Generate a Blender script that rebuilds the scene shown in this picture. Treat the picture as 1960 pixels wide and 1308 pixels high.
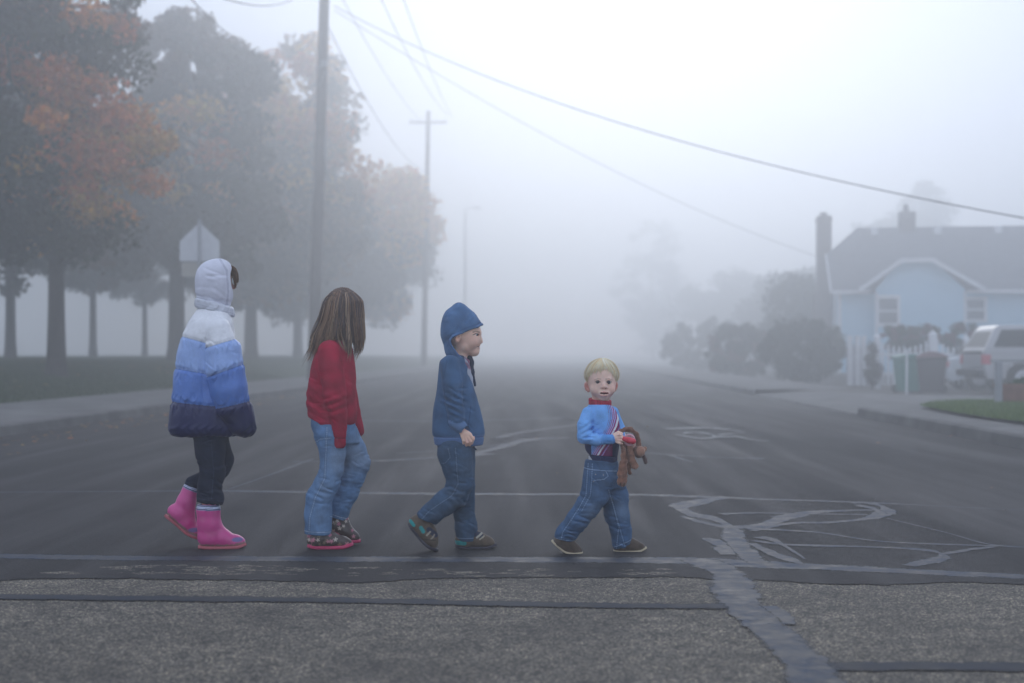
import bpy, math, random
import numpy as np
from mathutils import Vector, Matrix
from mathutils.geometry import tessellate_polygon

for o in list(bpy.data.objects): bpy.data.objects.remove(o)
C = bpy.context.scene.collection
R = math.radians
rng = np.random.default_rng(7)
random.seed(7)

# ---------------------------------------------------------------- camera
FPX = 2722.0            # focal length in photo pixels (50 mm on a 36 mm wide sensor, 1960 px)
CAMH = 0.883            # the photographer kneels
HOR = 679.0
cam_d = bpy.data.cameras.new('camera'); cam = bpy.data.objects.new('camera', cam_d); C.objects.link(cam)
cam.location = (0, 0, CAMH); cam.rotation_euler = (R(90), 0, 0)
cam_d.sensor_width = 36; cam_d.lens = 50; cam_d.shift_y = (HOR-654)/1960.0
cam_d.clip_start = 0.05; cam_d.clip_end = 2000
cam_d.dof.use_dof = True; cam_d.dof.focus_distance = 6.42; cam_d.dof.aperture_fstop = 2.2
bpy.context.scene.camera = cam

# ---------------------------------------------------------------- sky, sun, exposure
SUN_EL, SUN_AZ = R(20), R(4)      # azimuth measured from +Y towards +X
w = bpy.data.worlds.new('World'); bpy.context.scene.world = w; w.use_nodes = True
nt = w.node_tree; nt.nodes.clear()
sky = nt.nodes.new('ShaderNodeTexSky'); sky.sky_type = 'NISHITA'; sky.sun_disc = False
sky.sun_elevation = SUN_EL; sky.sun_rotation = SUN_AZ; sky.air_density = 1.6; sky.dust_density = 0.7; sky.ozone_density = 2.0
hs = nt.nodes.new('ShaderNodeHueSaturation'); hs.inputs['Saturation'].default_value = 0.55
bg = nt.nodes.new('ShaderNodeBackground'); bg.inputs['Strength'].default_value = 0.15
wo = nt.nodes.new('ShaderNodeOutputWorld')
tint = nt.nodes.new('ShaderNodeMix'); tint.data_type = 'RGBA'; tint.blend_type = 'MULTIPLY'; tint.inputs[0].default_value = 1
tint.inputs[7].default_value = (0.835, 0.875, 1.04, 1)
nt.links.new(sky.outputs[0], hs.inputs['Color']); nt.links.new(hs.outputs[0], tint.inputs[6])
ov = nt.nodes.new('ShaderNodeMix'); ov.data_type = 'RGBA'; ov.inputs[0].default_value = 0.9      # even light of the overcast
ov.inputs[7].default_value = (3.80, 4.30, 5.45, 1)
nt.links.new(tint.outputs[2], ov.inputs[6]); nt.links.new(ov.outputs[2], bg.inputs[0]); nt.links.new(bg.outputs[0], wo.inputs[0])
sl = bpy.data.lights.new('sun', 'SUN'); sl.energy = 0.5; sl.angle = R(25); sl.color = (1.0, 0.97, 0.93)
so = bpy.data.objects.new('sun', sl); C.objects.link(so)
sdir = Vector((math.sin(SUN_AZ)*math.cos(SUN_EL), math.cos(SUN_AZ)*math.cos(SUN_EL), math.sin(SUN_EL)))
so.rotation_euler = sdir.to_track_quat('Z', 'Y').to_euler(); so.location = sdir*60
sc = bpy.context.scene
sc.view_settings.view_transform = 'Standard'; sc.view_settings.look = 'None'; sc.view_settings.gamma = 1
sc.view_settings.exposure = 0.42
sc.cycles.max_bounces = 12; sc.cycles.diffuse_bounces = 4; sc.cycles.glossy_bounces = 2; sc.cycles.transmission_bounces = 3
sc.cycles.volume_bounces = 8; sc.cycles.transparent_max_bounces = 6
sc.cycles.use_denoising = True

# ---------------------------------------------------------------- helpers
def at(px, py, Y): return Vector(((px-980)*Y/FPX, Y, CAMH-(py-HOR)*Y/FPX))
def gd(px, py, z=0.0):
    Y = (CAMH-z)*FPX/(py-HOR); return Vector(((px-980)*Y/FPX, Y, z))

def tag(o, label=None, cat=None, group=None, kind=None):
    if label: o['label'] = label
    if cat: o['category'] = cat
    if group: o['group'] = group
    if kind: o['kind'] = kind
    return o
def empty(name, loc, label, cat, group=None, rz=0):
    o = bpy.data.objects.new(name, None); C.objects.link(o); o.location = loc; o.rotation_euler = (0, 0, rz)
    o.empty_display_size = 0.1
    return tag(o, label, cat, group)
def link_mesh(name, V, F, mat, parent=None, smooth=False, col=None, fmat=None, mats=None, world=False):
    me = bpy.data.meshes.new(name)
    if isinstance(V, np.ndarray) and isinstance(F, np.ndarray):
        n = F.shape[1]
        me.vertices.add(len(V)); me.vertices.foreach_set('co', V.astype(np.float32).ravel())
        me.loops.add(F.size); me.loops.foreach_set('vertex_index', F.astype(np.int32).ravel())
        me.polygons.add(len(F)); me.polygons.foreach_set('loop_start', np.arange(0, F.size, n, dtype=np.int32))
        me.update(calc_edges=True)
    else:
        me.from_pydata([tuple(v) for v in V], [], F)
    if smooth: me.polygons.foreach_set('use_smooth', np.ones(len(me.polygons), bool))
    if col is not None:
        a = me.color_attributes.new('Col', 'FLOAT_COLOR', 'POINT')
        c4 = np.ones((len(V), 4), np.float32); c4[:, :3] = col
        a.data.foreach_set('color', c4.ravel())
    if mats:
        for m_ in mats: me.materials.append(m_)
        if fmat is not None: me.polygons.foreach_set('material_index', np.array(fmat, np.int32))
    elif mat: me.materials.append(mat)
    me.update()
    o = bpy.data.objects.new(name, me); C.objects.link(o)
    if parent is not None:
        o.parent = parent
        if world: o.matrix_parent_inverse = Matrix.Translation(-parent.location) if parent.rotation_euler[2] == 0 else (Matrix.Translation(parent.location) @ parent.rotation_euler.to_matrix().to_4x4()).inverted()
    return o

class MB:
    def __init__(s): s.V = []; s.F = []
    def add(s, V, F):
        n = len(s.V); s.V += [Vector(v) for v in V]; s.F += [tuple(i+n for i in f) for f in F]; return s
    def box(s, x0, x1, y0, y1, z0, z1):
        return s.add([(x0,y0,z0),(x1,y0,z0),(x1,y1,z0),(x0,y1,z0),(x0,y0,z1),(x1,y0,z1),(x1,y1,z1),(x0,y1,z1)],
            [(0,3,2,1),(4,5,6,7),(0,1,5,4),(1,2,6,5),(2,3,7,6),(3,0,4,7)])
    def tube(s, pts, rad, n=8, cap=True, sx=1.0):
        pts = [Vector(p) for p in pts]
        if not hasattr(rad, '__len__'): rad = [rad]*len(pts)
        V = []; F = []
        ref = Vector((0.13, 0.31, 0.94))
        for i, p in enumerate(pts):
            t = (pts[min(i+1, len(pts)-1)]-pts[max(i-1, 0)]).normalized()
            if abs(t.dot(ref)) > .97: ref = Vector((1, .1, 0))
            a = (ref-t*ref.dot(t)).normalized(); b = t.cross(a); ref = a
            for k in range(n):
                q = 2*math.pi*k/n; V.append(p+(a*math.cos(q)*sx+b*math.sin(q))*rad[i])
        for i in range(len(pts)-1):
            for k in range(n):
                F.append((i*n+k, i*n+(k+1) % n, (i+1)*n+(k+1) % n, (i+1)*n+k))
        if cap: F.append(tuple(range(n-1, -1, -1))); F.append(tuple((len(pts)-1)*n+k for k in range(n)))
        return s.add(V, F)
    def prism(s, prof, x0, x1, axis='x'):
        """profile (a,b) list extruded along an axis; axis 'x': (y,z); axis 'y': (x,z)"""
        n = len(prof); V = []
        for x in (x0, x1):
            for a, b in prof: V.append((x, a, b) if axis == 'x' else (a, x, b) if axis == 'y' else (a, b, x))
        F = [tuple(range(n)), tuple(range(2*n-1, n-1, -1))]
        for i in range(n): F.append((i, i+n, (i+1) % n+n, (i+1) % n))
        return s.add(V, F)
    def build(s, name, mat, parent=None, smooth=False, bevel=0):
        o = link_mesh(name, s.V, s.F, mat, parent, smooth)
        if bevel:
            m = o.modifiers.new('b', 'BEVEL'); m.width = bevel; m.segments = 2; m.limit_method = 'ANGLE'
        return o

def new_mat(name):
    m = bpy.data.materials.new(name); m.use_nodes = True
    return m, m.node_tree.nodes, m.node_tree.links, m.node_tree.nodes['Principled BSDF']
def mat(name, col, rough=0.7, noise=0.0, nscale=8.0, bump=0.0, bscale=60.0, metal=0.0, spec=0.4, attr=False, sss=0.0, sheen=0.0, coat=0.0, bdist=0.01):
    """colour with mottling (base colour variation of the stuff itself) and a fine bump"""
    m, N, L, P = new_mat(name)
    P.inputs['Roughness'].default_value = rough; P.inputs['Metallic'].default_value = metal
    P.inputs['Specular IOR Level'].default_value = spec
    P.inputs['Sheen Weight'].default_value = sheen; P.inputs['Coat Weight'].default_value = coat
    if sss: P.inputs['Subsurface Weight'].default_value = sss; P.inputs['Subsurface Scale'].default_value = 0.006
    tc = N.new('ShaderNodeTexCoord')
    src = None
    if attr:
        a = N.new('ShaderNodeAttribute'); a.attribute_name = 'Col'; src = a.outputs['Color']
    else:
        c = N.new('ShaderNodeRGB'); c.outputs[0].default_value = (*col, 1); src = c.outputs[0]
    if noise:
        n = N.new('ShaderNodeTexNoise'); n.inputs['Scale'].default_value = nscale; n.inputs['Detail'].default_value = 5
        L.new(tc.outputs['Object'], n.inputs['Vector'])
        mr = N.new('ShaderNodeMapRange'); mr.inputs[1].default_value = .3; mr.inputs[2].default_value = .7
        mr.inputs[3].default_value = 1-noise; mr.inputs[4].default_value = 1+noise
        L.new(n.outputs[0], mr.inputs[0])
        mx = N.new('ShaderNodeMix'); mx.data_type = 'RGBA'; mx.blend_type = 'MULTIPLY'; mx.inputs[0].default_value = 1
        L.new(src, mx.inputs[6]); L.new(mr.outputs[0], mx.inputs[7]); src = mx.outputs[2]
    L.new(src, P.inputs['Base Color'])
    if bump:
        n2 = N.new('ShaderNodeTexNoise'); n2.inputs['Scale'].default_value = bscale; n2.inputs['Detail'].default_value = 4
        L.new(tc.outputs['Object'], n2.inputs['Vector'])
        b = N.new('ShaderNodeBump'); b.inputs['Strength'].default_value = bump; b.inputs['Distance'].default_value = bdist
        L.new(n2.outputs[0], b.inputs['Height']); L.new(b.outputs[0], P.inputs['Normal'])
    return m
# ---------------------------------------------------------------- haze (one closed box of even density)
def haze():
    m, N, L, P = new_mat('haze_air'); N.remove(P)
    v = N.new('ShaderNodeVolumePrincipled'); v.inputs['Color'].default_value = (0.85, 0.875, 0.90, 1)
    v.inputs['Density'].default_value = HAZE_D; v.inputs['Anisotropy'].default_value = 0.78
    L.new(v.outputs[0], N['Material Output'].inputs['Volume'])
    o = MB().box(-90, 90, -2.5, 210, -1.2, 19).build('haze', m); tag(o, kind='stuff')
HAZE_D = 0.0160
haze()

# ---------------------------------------------------------------- ground materials
TH = math.atan(78/FPX)                       # heading of the side street, to the right of +Y
rd = Vector((math.sin(TH), math.cos(TH), 0)); rx = Vector((math.cos(TH), -math.sin(TH), 0))
def node(N, t, **kw):
    n = N.new(t)
    for k, v in kw.items(): setattr(n, k, v)
    return n
def noise(N, L, vec, sc_, det=4, rough=.55):
    n = N.new('ShaderNodeTexNoise'); n.inputs['Scale'].default_value = sc_; n.inputs['Detail'].default_value = det; n.inputs['Roughness'].default_value = rough
    L.new(vec, n.inputs['Vector']); return n.outputs[0]
def mrange(N, L, s, a, b, c, d):
    m = N.new('ShaderNodeMapRange'); L.new(s, m.inputs[0])
    for i, v in zip((1, 2, 3, 4), (a, b, c, d)): m.inputs[i].default_value = v
    return m.outputs[0]
def mixc(N, L, f, a, b, bt='MIX'):
    m = N.new('ShaderNodeMix'); m.data_type = 'RGBA'; m.blend_type = bt
    if isinstance(f, float): m.inputs[0].default_value = f
    else: L.new(f, m.inputs[0])
    for i, v in ((6, a), (7, b)):
        if isinstance(v, tuple): m.inputs[i].default_value = (*v, 1)
        else: L.new(v, m.inputs[i])
    return m.outputs[2]
def mat_asphalt():
    m, N, L, P = new_mat('asphalt'); tc = N.new('ShaderNodeTexCoord'); v = tc.outputs['Object']
    grain = noise(N, L, v, 150, 3, .75); g2 = noise(N, L, v, 70, 3); big = noise(N, L, v, .9, 4); mid = noise(N, L, v, 5, 5)
    c = mixc(N, L, mrange(N, L, grain, .42, .72, 0, 1), (.006, .0056, .0070), (.052, .047, .048))
    c = mixc(N, L, mrange(N, L, big, .35, .7, 0, .55), c, (.036, .033, .034))
    c = mixc(N, L, mrange(N, L, mid, .5, .75, 0, .35), c, (.012, .012, .015))
    # wet sheen streaks along the side street, put into colour and roughness
    mp = N.new('ShaderNodeMapping'); mp.inputs['Rotation'].default_value = (0, 0, TH); mp.inputs['Scale'].default_value = (2.2, .10, 1)
    L.new(v, mp.inputs[0]); st = noise(N, L, mp.outputs[0], 1.6, 4)
    c = mixc(N, L, mrange(N, L, st, .48, .7, 0, .4), c, (.048, .045, .049))
    L.new(c, P.inputs['Base Color'])
    L.new(mrange(N, L, st, .38, .70, .88, .70), P.inputs['Roughness'])
    P.inputs['Specular IOR Level'].default_value = .26
    b = N.new('ShaderNodeBump'); b.inputs['Strength'].default_value = .55; b.inputs['Distance'].default_value = .004
    ad = N.new('ShaderNodeMath'); ad.operation = 'ADD'; L.new(grain, ad.inputs[0]); L.new(g2, ad.inputs[1])
    L.new(ad.outputs[0], b.inputs['Height']); L.new(b.outputs[0], P.inputs['Normal'])
    return m
def mat_chip():
    m, N, L, P = new_mat('exposed_aggregate'); tc = N.new('ShaderNodeTexCoord'); v = tc.outputs['Object']
    vo = N.new('ShaderNodeTexVoronoi'); vo.inputs['Scale'].default_value = 140; L.new(v, vo.inputs['Vector'])
    vo2 = N.new('ShaderNodeTexVoronoi'); vo2.inputs['Scale'].default_value = 70; L.new(v, vo2.inputs['Vector'])
    sp = N.new('ShaderNodeSeparateColor'); L.new(vo.outputs['Color'], sp.inputs[0])
    sp2 = N.new('ShaderNodeSeparateColor'); L.new(vo2.outputs['Color'], sp2.inputs[0])
    cr = N.new('ShaderNodeValToRGB'); e = cr.color_ramp.elements
    e[0].position = 0; e[0].color = (.030, .029, .030, 1); e[1].position = 1; e[1].color = (.50, .44, .34, 1)
    for p_, c_ in ((.35, (.075, .071, .066)), (.62, (.17, .158, .138)), (.84, (.36, .325, .27))):
        q = e.new(p_); q.color = (*c_, 1)
    L.new(sp.outputs[0], cr.inputs[0])
    stone = mixc(N, L, mrange(N, L, sp2.outputs[1], .6, 1, 0, .6), cr.outputs[0], (.30, .28, .25))
    gap = mrange(N, L, vo.outputs['Distance'], .35, .6, 0, .8)
    c = mixc(N, L, gap, stone, (.05, .048, .046))
    big = noise(N, L, v, 1.7, 5); mid = noise(N, L, v, 9, 5, .7)
    c = mixc(N, L, 1.0, c, mixc(N, L, mrange(N, L, mid, .3, .7, 0, 1), (.62, .61, .60), (1.6, 1.52, 1.36)), 'MULTIPLY')
    c = mixc(N, L, mrange(N, L, big, .45, .75, 0, .6), c, (.05, .046, .043))
    L.new(c, P.inputs['Base Color']); P.inputs['Roughness'].default_value = .8; P.inputs['Specular IOR Level'].default_value = .2
    b = N.new('ShaderNodeBump'); b.inputs['Strength'].default_value = .8; b.inputs['Distance'].default_value = .005; b.invert = True
    L.new(vo.outputs['Distance'], b.inputs['Height']); L.new(b.outputs[0], P.inputs['Normal'])
    return m
def mat_tar(name, base, r0, r1):
    m, N, L, P = new_mat(name); tc = N.new('ShaderNodeTexCoord'); v = tc.outputs['Object']
    big = noise(N, L, v, 3.5, 6, .65); fine = noise(N, L, v, 45, 4)
    mp = N.new('ShaderNodeMapping'); mp.inputs['Scale'].default_value = (.8, 1.3, 1); L.new(v, mp.inputs[0])
    st = noise(N, L, mp.outputs[0], 14, 5, .7)
    mot = noise(N, L, v, 9, 6, .75)
    c = mixc(N, L, mrange(N, L, st, .35, .7, 0, 1), base, tuple(x*2.0+.008 for x in base))
    c = mixc(N, L, mrange(N, L, mot, .40, .66, .95, 0), c, (.007, .008, .012))
    L.new(c, P.inputs['Base Color'])
    ad = N.new('ShaderNodeMath'); ad.operation = 'MULTIPLY_ADD'; L.new(st, ad.inputs[0]); ad.inputs[1].default_value = .5; L.new(mot, ad.inputs[2])
    L.new(mrange(N, L, ad.outputs[0], .45, 1.0, r0, r1), P.inputs['Roughness'])
    P.inputs['Specular IOR Level'].default_value = .42
    b = N.new('ShaderNodeBump'); b.inputs['Strength'].default_value = .12; b.inputs['Distance'].default_value = .002
    L.new(st, b.inputs['Height'])
    b2 = N.new('ShaderNodeBump'); b2.inputs['Strength'].default_value = .35; b2.inputs['Distance'].default_value = .002
    L.new(fine, b2.inputs['Height']); L.new(b.outputs[0], b2.inputs['Normal']); L.new(b2.outputs[0], P.inputs['Normal'])
    return m
M = {}
M['asphalt'] = mat_asphalt(); M['chip'] = mat_chip()
M['tar'] = mat_tar('tar_seal', (.009, .021, .044), .42, .85)
M['tar_old'] = mat_tar('tar_seal_old', (.007, .011, .022), .62, .9)
M['concrete'] = mat('concrete', (.125, .12, .115), .85, .35, 1.3, .4, 120)
M['kerb'] = mat('kerb_concrete', (.11, .105, .10), .85, .4, 2.5, .5, 60)
M['paint'] = mat('road_paint', (.20, .205, .20), .7, .6, 5.0, .3, 90)
M['soil'] = mat('soil', (.06, .05, .04), .95, .3, 4)
def mat_grass(name, a, b, e):
    m, N, L, P = new_mat(name); tc = N.new('ShaderNodeTexCoord'); v = tc.outputs['Object']
    c = mixc(N, L, mrange(N, L, noise(N, L, v, .7, 5), .35, .65, 0, 1), a, b)
    c = mixc(N, L, mrange(N, L, noise(N, L, v, 16, 4, .7), .6, .75, 0, .5), c, e)
    L.new(c, P.inputs['Base Color']); P.inputs['Roughness'].default_value = .85; P.inputs['Specular IOR Level'].default_value = .2
    bb = N.new('ShaderNodeBump'); bb.inputs['Strength'].default_value = 1; bb.inputs['Distance'].default_value = .05
    L.new(noise(N, L, v, 30, 4, .7), bb.inputs['Height']); L.new(bb.outputs[0], P.inputs['Normal'])
    return m
M['grass'] = mat_grass('lawn_grass', (.030, .052, .016), (.055, .078, .026), (.10, .07, .02))
M['grass2'] = mat_grass('verge_grass', (.085, .15, .03), (.12, .19, .045), (.14, .15, .05))

# ---------------------------------------------------------------- ground sheets
def sheet(name, poly, z, mt, jag=0.0, step=0.25, seed=1, kind='structure'):
    """flat ragged-edged polygon as a real sheet on the ground; poly in world x,y"""
    r_ = random.Random(seed); pts = []
    for i, p in enumerate(poly):
        q = poly[(i+1) % len(poly)]; a = Vector((p[0], p[1])); b = Vector((q[0], q[1])); n = max(1, int((b-a).length/step)) if jag else 1
        nrm = Vector((-(b-a).y, (b-a).x)).normalized() if (b-a).length else Vector((0, 0))
        for k in range(n):
            t = k/n; j = 0 if not jag else jag*(.6*math.sin((i*7.3+t*n*.55+seed))+r_.uniform(-.7, .7))
            pts.append(a.lerp(b, t)+nrm*j)
    V = [Vector((p.x, p.y, z)) for p in pts]
    F = [tuple(f) for f in tessellate_polygon([V])]
    o = link_mesh(name, V, F, mt)
    import bmesh
    bm = bmesh.new(); bm.from_mesh(o.data)
    for f in bm.faces: 
        f.normal_update()
        if f.normal.z < 0: f.normal_flip()
    bm.to_mesh(o.data); bm.free()
    if kind: tag(o, kind=kind)
    return o
def stroke(pts, z, n_sub=6, jag=.009, seed=3):
    """tar stroke: centre line in photo px with half heights (px) -> ground quads; returns V,F"""
    r_ = random.Random(seed); P = []
    for i in range(len(pts)-1):
        p0 = pts[max(i-1, 0)]; p1 = pts[i]; p2 = pts[i+1]; p3 = pts[min(i+2, len(pts)-1)]
        L_ = math.hypot(p2[0]-p1[0], (p2[1]-p1[1])*3); n = max(2, int(L_/9))
        for k in range(n):
            t = k/n
            P.append([.5*((2*p1[c])+(-p0[c]+p2[c])*t+(2*p0[c]-5*p1[c]+4*p2[c]-p3[c])*t*t+(-p0[c]+3*p1[c]-3*p2[c]+p3[c])*t**3) for c in range(3)])
    P.append(list(pts[-1]))
    G = [gd(p[0], p[1], z) for p in P]; W = [p[2] for p in P]
    V = []; F = []
    for i, g in enumerate(G):
        t = (G[min(i+1, len(G)-1)]-G[max(i-1, 0)]); t.normalize(); nrm = Vector((-t.y, t.x, 0))
        # half width in metres from half width given in px across the ground at that depth
        wm = W[i]*g.y/FPX
        # px half heights are foreshortened when the stroke runs sideways
        side = abs(t.x); wm = wm*((1-side)+side*(g.y/CAMH)*.75)
        e = jag*min(1, wm/.03)
        j1 = e*(math.sin(i*.37+seed)*.35+math.sin(i*.9+seed*3)*.2+r_.uniform(-.4, .4)); j2 = e*(math.sin(i*.29+seed*2)*.35+math.sin(i*1.1+seed)*.2+r_.uniform(-.4, .4))
        V += [g+nrm*(wm+j1)*1.15, g+nrm*(wm+j1)*.6, g, g-nrm*(wm+j2)*.6, g-nrm*(wm+j2)*1.15]
    for i in range(len(G)-1):
        for k in range(4): F.append((5*i+k, 5*i+k+1, 5*i+5+k+1, 5*i+5+k))
    return V, F
def worn(V): return np.tile(np.array([0, .62, 1, .62, 0])[:, None], (len(V)//5, 3))
def wear(m, lo=.16, hi=.42, sc_=38):
    """the thin edges of a coat are worn through in a ragged line (Col = 0 at the edge, 1 in the middle)"""
    N = m.node_tree.nodes; L = m.node_tree.links; P = N['Principled BSDF']; tc = N.new('ShaderNodeTexCoord'); a = N.new('ShaderNodeAttribute'); a.attribute_name = 'Col'
    n = noise(N, L, tc.outputs['Object'], sc_, 5, .75); n2 = noise(N, L, tc.outputs['Object'], sc_/5, 3, .6)
    ad = N.new('ShaderNodeMath'); ad.operation = 'ADD'; L.new(n, ad.inputs[0]); L.new(n2, ad.inputs[1])
    mu = N.new('ShaderNodeMath'); mu.operation = 'MULTIPLY_ADD'; L.new(ad.outputs[0], mu.inputs[0]); mu.inputs[1].default_value = 1.1; mu.inputs[2].default_value = -1.1
    s2 = N.new('ShaderNodeMath'); s2.operation = 'ADD'; L.new(mu.outputs[0], s2.inputs[0]); L.new(a.outputs['Fac'], s2.inputs[1])
    t = N.new('ShaderNodeBsdfTransparent'); mx = N.new('ShaderNodeMixShader'); L.new(mrange(N, L, s2.outputs[0], lo, hi, 0, 1), mx.inputs[0])
    L.new(t.outputs[0], mx.inputs[1]); L.new(P.outputs[0], mx.inputs[2]); L.new(mx.outputs[0], N['Material Output'].inputs[0])
wear(M['tar']); wear(M['tar_old']); wear(M['paint'], .25, .75, 22)
_zt = [0.0037]
def tar(name, strokes, mt, seed):
    for k, s in enumerate(strokes):
        _zt[0] += .00009
        V, F = stroke(s, _zt[0], seed=seed+k)
        o = link_mesh(name, V, F, mt, col=worn(V)); tag(o, kind='structure')

# base ground far and wide
g = MB(); g.add([(-700, -120, -.16), (700, -120, -.16), (700, 900, -.16), (-700, 900, -.16)], [(0, 1, 2, 3)]); tag(g.build('ground', M['soil']), kind='structure')
# cross street of exposed aggregate (camera stands on it), side street of asphalt over it
def RL(s, x): return rd*s + rx*x            # road coordinates -> world (origin under camera)
XL, XR = None, None
pl = gd(0, 838); pr = gd(1960, 862)
XL = pl.dot(rx); XR = pr.dot(rx)
cs = [(-80, -13.5), (80, -13.5), (80, 8.6-80*math.tan(TH)), (XR+2.5, 8.8), (XR+.5, 10.3), (XR+.25, 12), (XR+.4, 13), (XL-.4, 13), (XL-.25, 11.5), (XL-.8, 9.6), (XL-3, 8.9), (-80, 8.6+80*math.tan(TH))]
sheet('road', cs, 0.0, M['chip'])
bd = [(-120, 1118), (60, 1110), (250, 1108), (420, 1112), (560, 1114), (700, 1116), (850, 1108), (1000, 1106), (1180, 1108), (1290, 1104), (1372, 1110), (1440, 1112), (1560, 1118), (1700, 1120), (1850, 1116), (2080, 1124)]
bp = [gd(*p) for p in bd]
asph = [(p.x, p.y) for p in bp]
far = 200
b1 = RL(far, XR+.01); b2 = RL(far, XL-.01); c1 = RL(12.6, XR+.01); c2 = RL(12.6, XL-.01)
asphf = [(20, 4.9), (20, 7.6), (XR+3.4, 8.3), (XR+1.2, 9.6), (XR+.6, 11)]+[(c1.x, c1.y), (b1.x, b1.y), (b2.x, b2.y), (c2.x, c2.y)]+[(XL-.1, 11), (XL-.9, 9.4), (XL-3, 8.6), (-20, 8.9), (-20, 5.6)]
def jagline(P, seed, amp, step):
    r_ = random.Random(seed); out = []
    for a, b in zip(P[:-1], P[1:]):
        a = Vector(a); b = Vector(b); n = max(1, int((b-a).length/step))
        for k in range(n): 
            p = a.lerp(b, k/n); out.append((p.x, p.y+amp*(r_.uniform(-1, 1)+.8*math.sin(p.x*9+seed))))
    out.append(tuple(P[-1])); return out
sheet('road', jagline(asph, 5, .013, .035)+asphf, 0.003, M['asphalt'])
# scuffed bare patches where the aggregate shows through the asphalt edge
r_ = random.Random(11)
V = []; F = []
for k in range(150):
    px = r_.gauss(430, 130) if k < 95 else r_.uniform(560, 1290); py = r_.uniform(1082, 1100) if k < 95 else r_.uniform(1088, 1103)
    if k > 134: px = r_.uniform(1180, 1300); py = r_.uniform(1090, 1104)
    c = gd(px, py, .0033+k*.000002); a = r_.uniform(.006, .05)*(1 if k % 3 else .5); n = 9; i0 = len(V); ph = r_.random()*6
    for j in range(n):
        rr = a*r_.uniform(.3, 1.3); q = 2*math.pi*j/n; V.append(c+Vector((rr*math.cos(q)*1.5, rr*math.sin(q)*.7, 0)))
    F.append(tuple(range(i0, i0+n)))
tag(link_mesh('worn_patches', V, F, M['chip']), kind='stuff')
# crack sealing
A = [(-160, 1060, 4), (0, 1064, 6), (250, 1068, 6.5), (600, 1070, 7.5), (900, 1071, 7.5), (1200, 1072, 8), (1300, 1073, 10), (1420, 1078, 11), (1540, 1084, 9), (1700, 1091, 8), (1850, 1099, 7.5), (2060, 1108, 7)]
B = [(-100, 943, 1.2), (200, 941, 1.4), (430, 940, 2.5), (700, 944, 3.2), (1000, 946, 3), (1200, 947, 2.8), (1340, 951, 3), (1500, 957, 2), (1660, 962, 2), (1800, 969, 1), (2060, 982, .9)]
tar('crack_seal', [A, B], M['tar'], 10)
Cc = [(-160, 1140, 6.5), (200, 1144, 7), (650, 1149, 7), (1000, 1156, 7), (1250, 1160, 7), (1400, 1160, 7.5)]
E = [(1585, 1275, 13), (1700, 1275, 12), (1850, 1275, 12), (2080, 1278, 12)]
tar('crack_seal', [Cc, E], M['tar_old'], 20)
Dp = [(1325, 1070, 12), (1368, 1084, 24), (1398, 1104, 31), (1407, 1130, 35), (1418, 1156, 38), (1452, 1184, 40), (1490, 1218, 43), (1524, 1250, 46), (1552, 1284, 50), (1580, 1330, 54), (1620, 1410, 58)]
tar('crack_seal', [Dp, [(1470, 1160, 12), (1500, 1178, 16), (1512, 1195, 10)]], M['tar'], 33)
S = [[(1395, 951, 4), (1351, 958, 6), (1303, 970, 10), (1325, 984, 8), (1369, 994, 8), (1398, 1010, 12), (1408, 1035, 18), (1428, 1060, 25), (1450, 1078, 22)],
     [(1305, 988, 3), (1350, 1001, 4), (1400, 1009, 4), (1459, 1006, 6), (1504, 990, 7), (1560, 980, 4), (1634, 977, 2), (1690, 976, 1.5)],
     [(1440, 1016, 3), (1513, 1002, 2.5), (1585, 1000, 2.5), (1660, 993, 3.5), (1695, 982, 8), (1690, 970, 6), (1660, 963, 3), (1630, 963, 2)],
     [(1640, 966, 4), (1672, 974, 7), (1690, 984, 5)],
     [(1697, 992, 1.5), (1809, 1019, 2), (1908, 1044, 2.2), (2060, 1050, 2)],
     [(1432, 1012, 3), (1562, 1019, 2), (1697, 1037, 2), (1910, 1045, 2)],
     [(1440, 1035, 3), (1500, 1042, 3), (1585, 1045, 2.6), (1720, 1049, 2.6), (1790, 1056, 5), (1806, 1066, 6), (1770, 1076, 7), (1738, 1083, 4)],
     [(1380, 984, 3), (1450, 982, 1.6), (1560, 984, 1.6), (1660, 985, 1.5)],
     [(1905, 1046, 2), (1850, 1053, 3), (1806, 1060, 3)],
     [(1440, 1040, 9), (1475, 1058, 9), (1510, 1070, 9), (1537, 1081, 4)],
     [(1352, 1030, 5), (1375, 1040, 14), (1395, 1062, 16)],
     [(1450, 1028, 4), (1480, 1034, 6), (1520, 1056, 5), (1540, 1070, 3)]]
tar('crack_seal', S, M['tar'], 40)
# light wet smears and an arrow-like mark further up the street, laid as tar
S2 = [[(440, 936, 2), (500, 915, 3), (560, 893, 4), (600, 878, 3)], [(560, 884, 1.2), (760, 880, 1.2), (900, 868, 2), (960, 856, 5), (1010, 842, 3), (1090, 838, 1.5)],
      [(700, 884, 1), (860, 876, 1.5), (940, 868, 5)], [(950, 838, 3), (1000, 828, 2), (1110, 812, 1.2)], [(760, 868, 1), (900, 858, 1.2), (1060, 838, 1)],
      [(1225, 866, 1.2), (1290, 871, 1.5), (1380, 876, 1), (1462, 878, 2)], [(1284, 872, 2.5), (1306, 879, 3), (1326, 885, 1.5)], [(620, 805, 1), (860, 806, 1.3), (1080, 800, 1)]]
tar('crack_seal', S2, M['tar'], 70)

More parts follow.
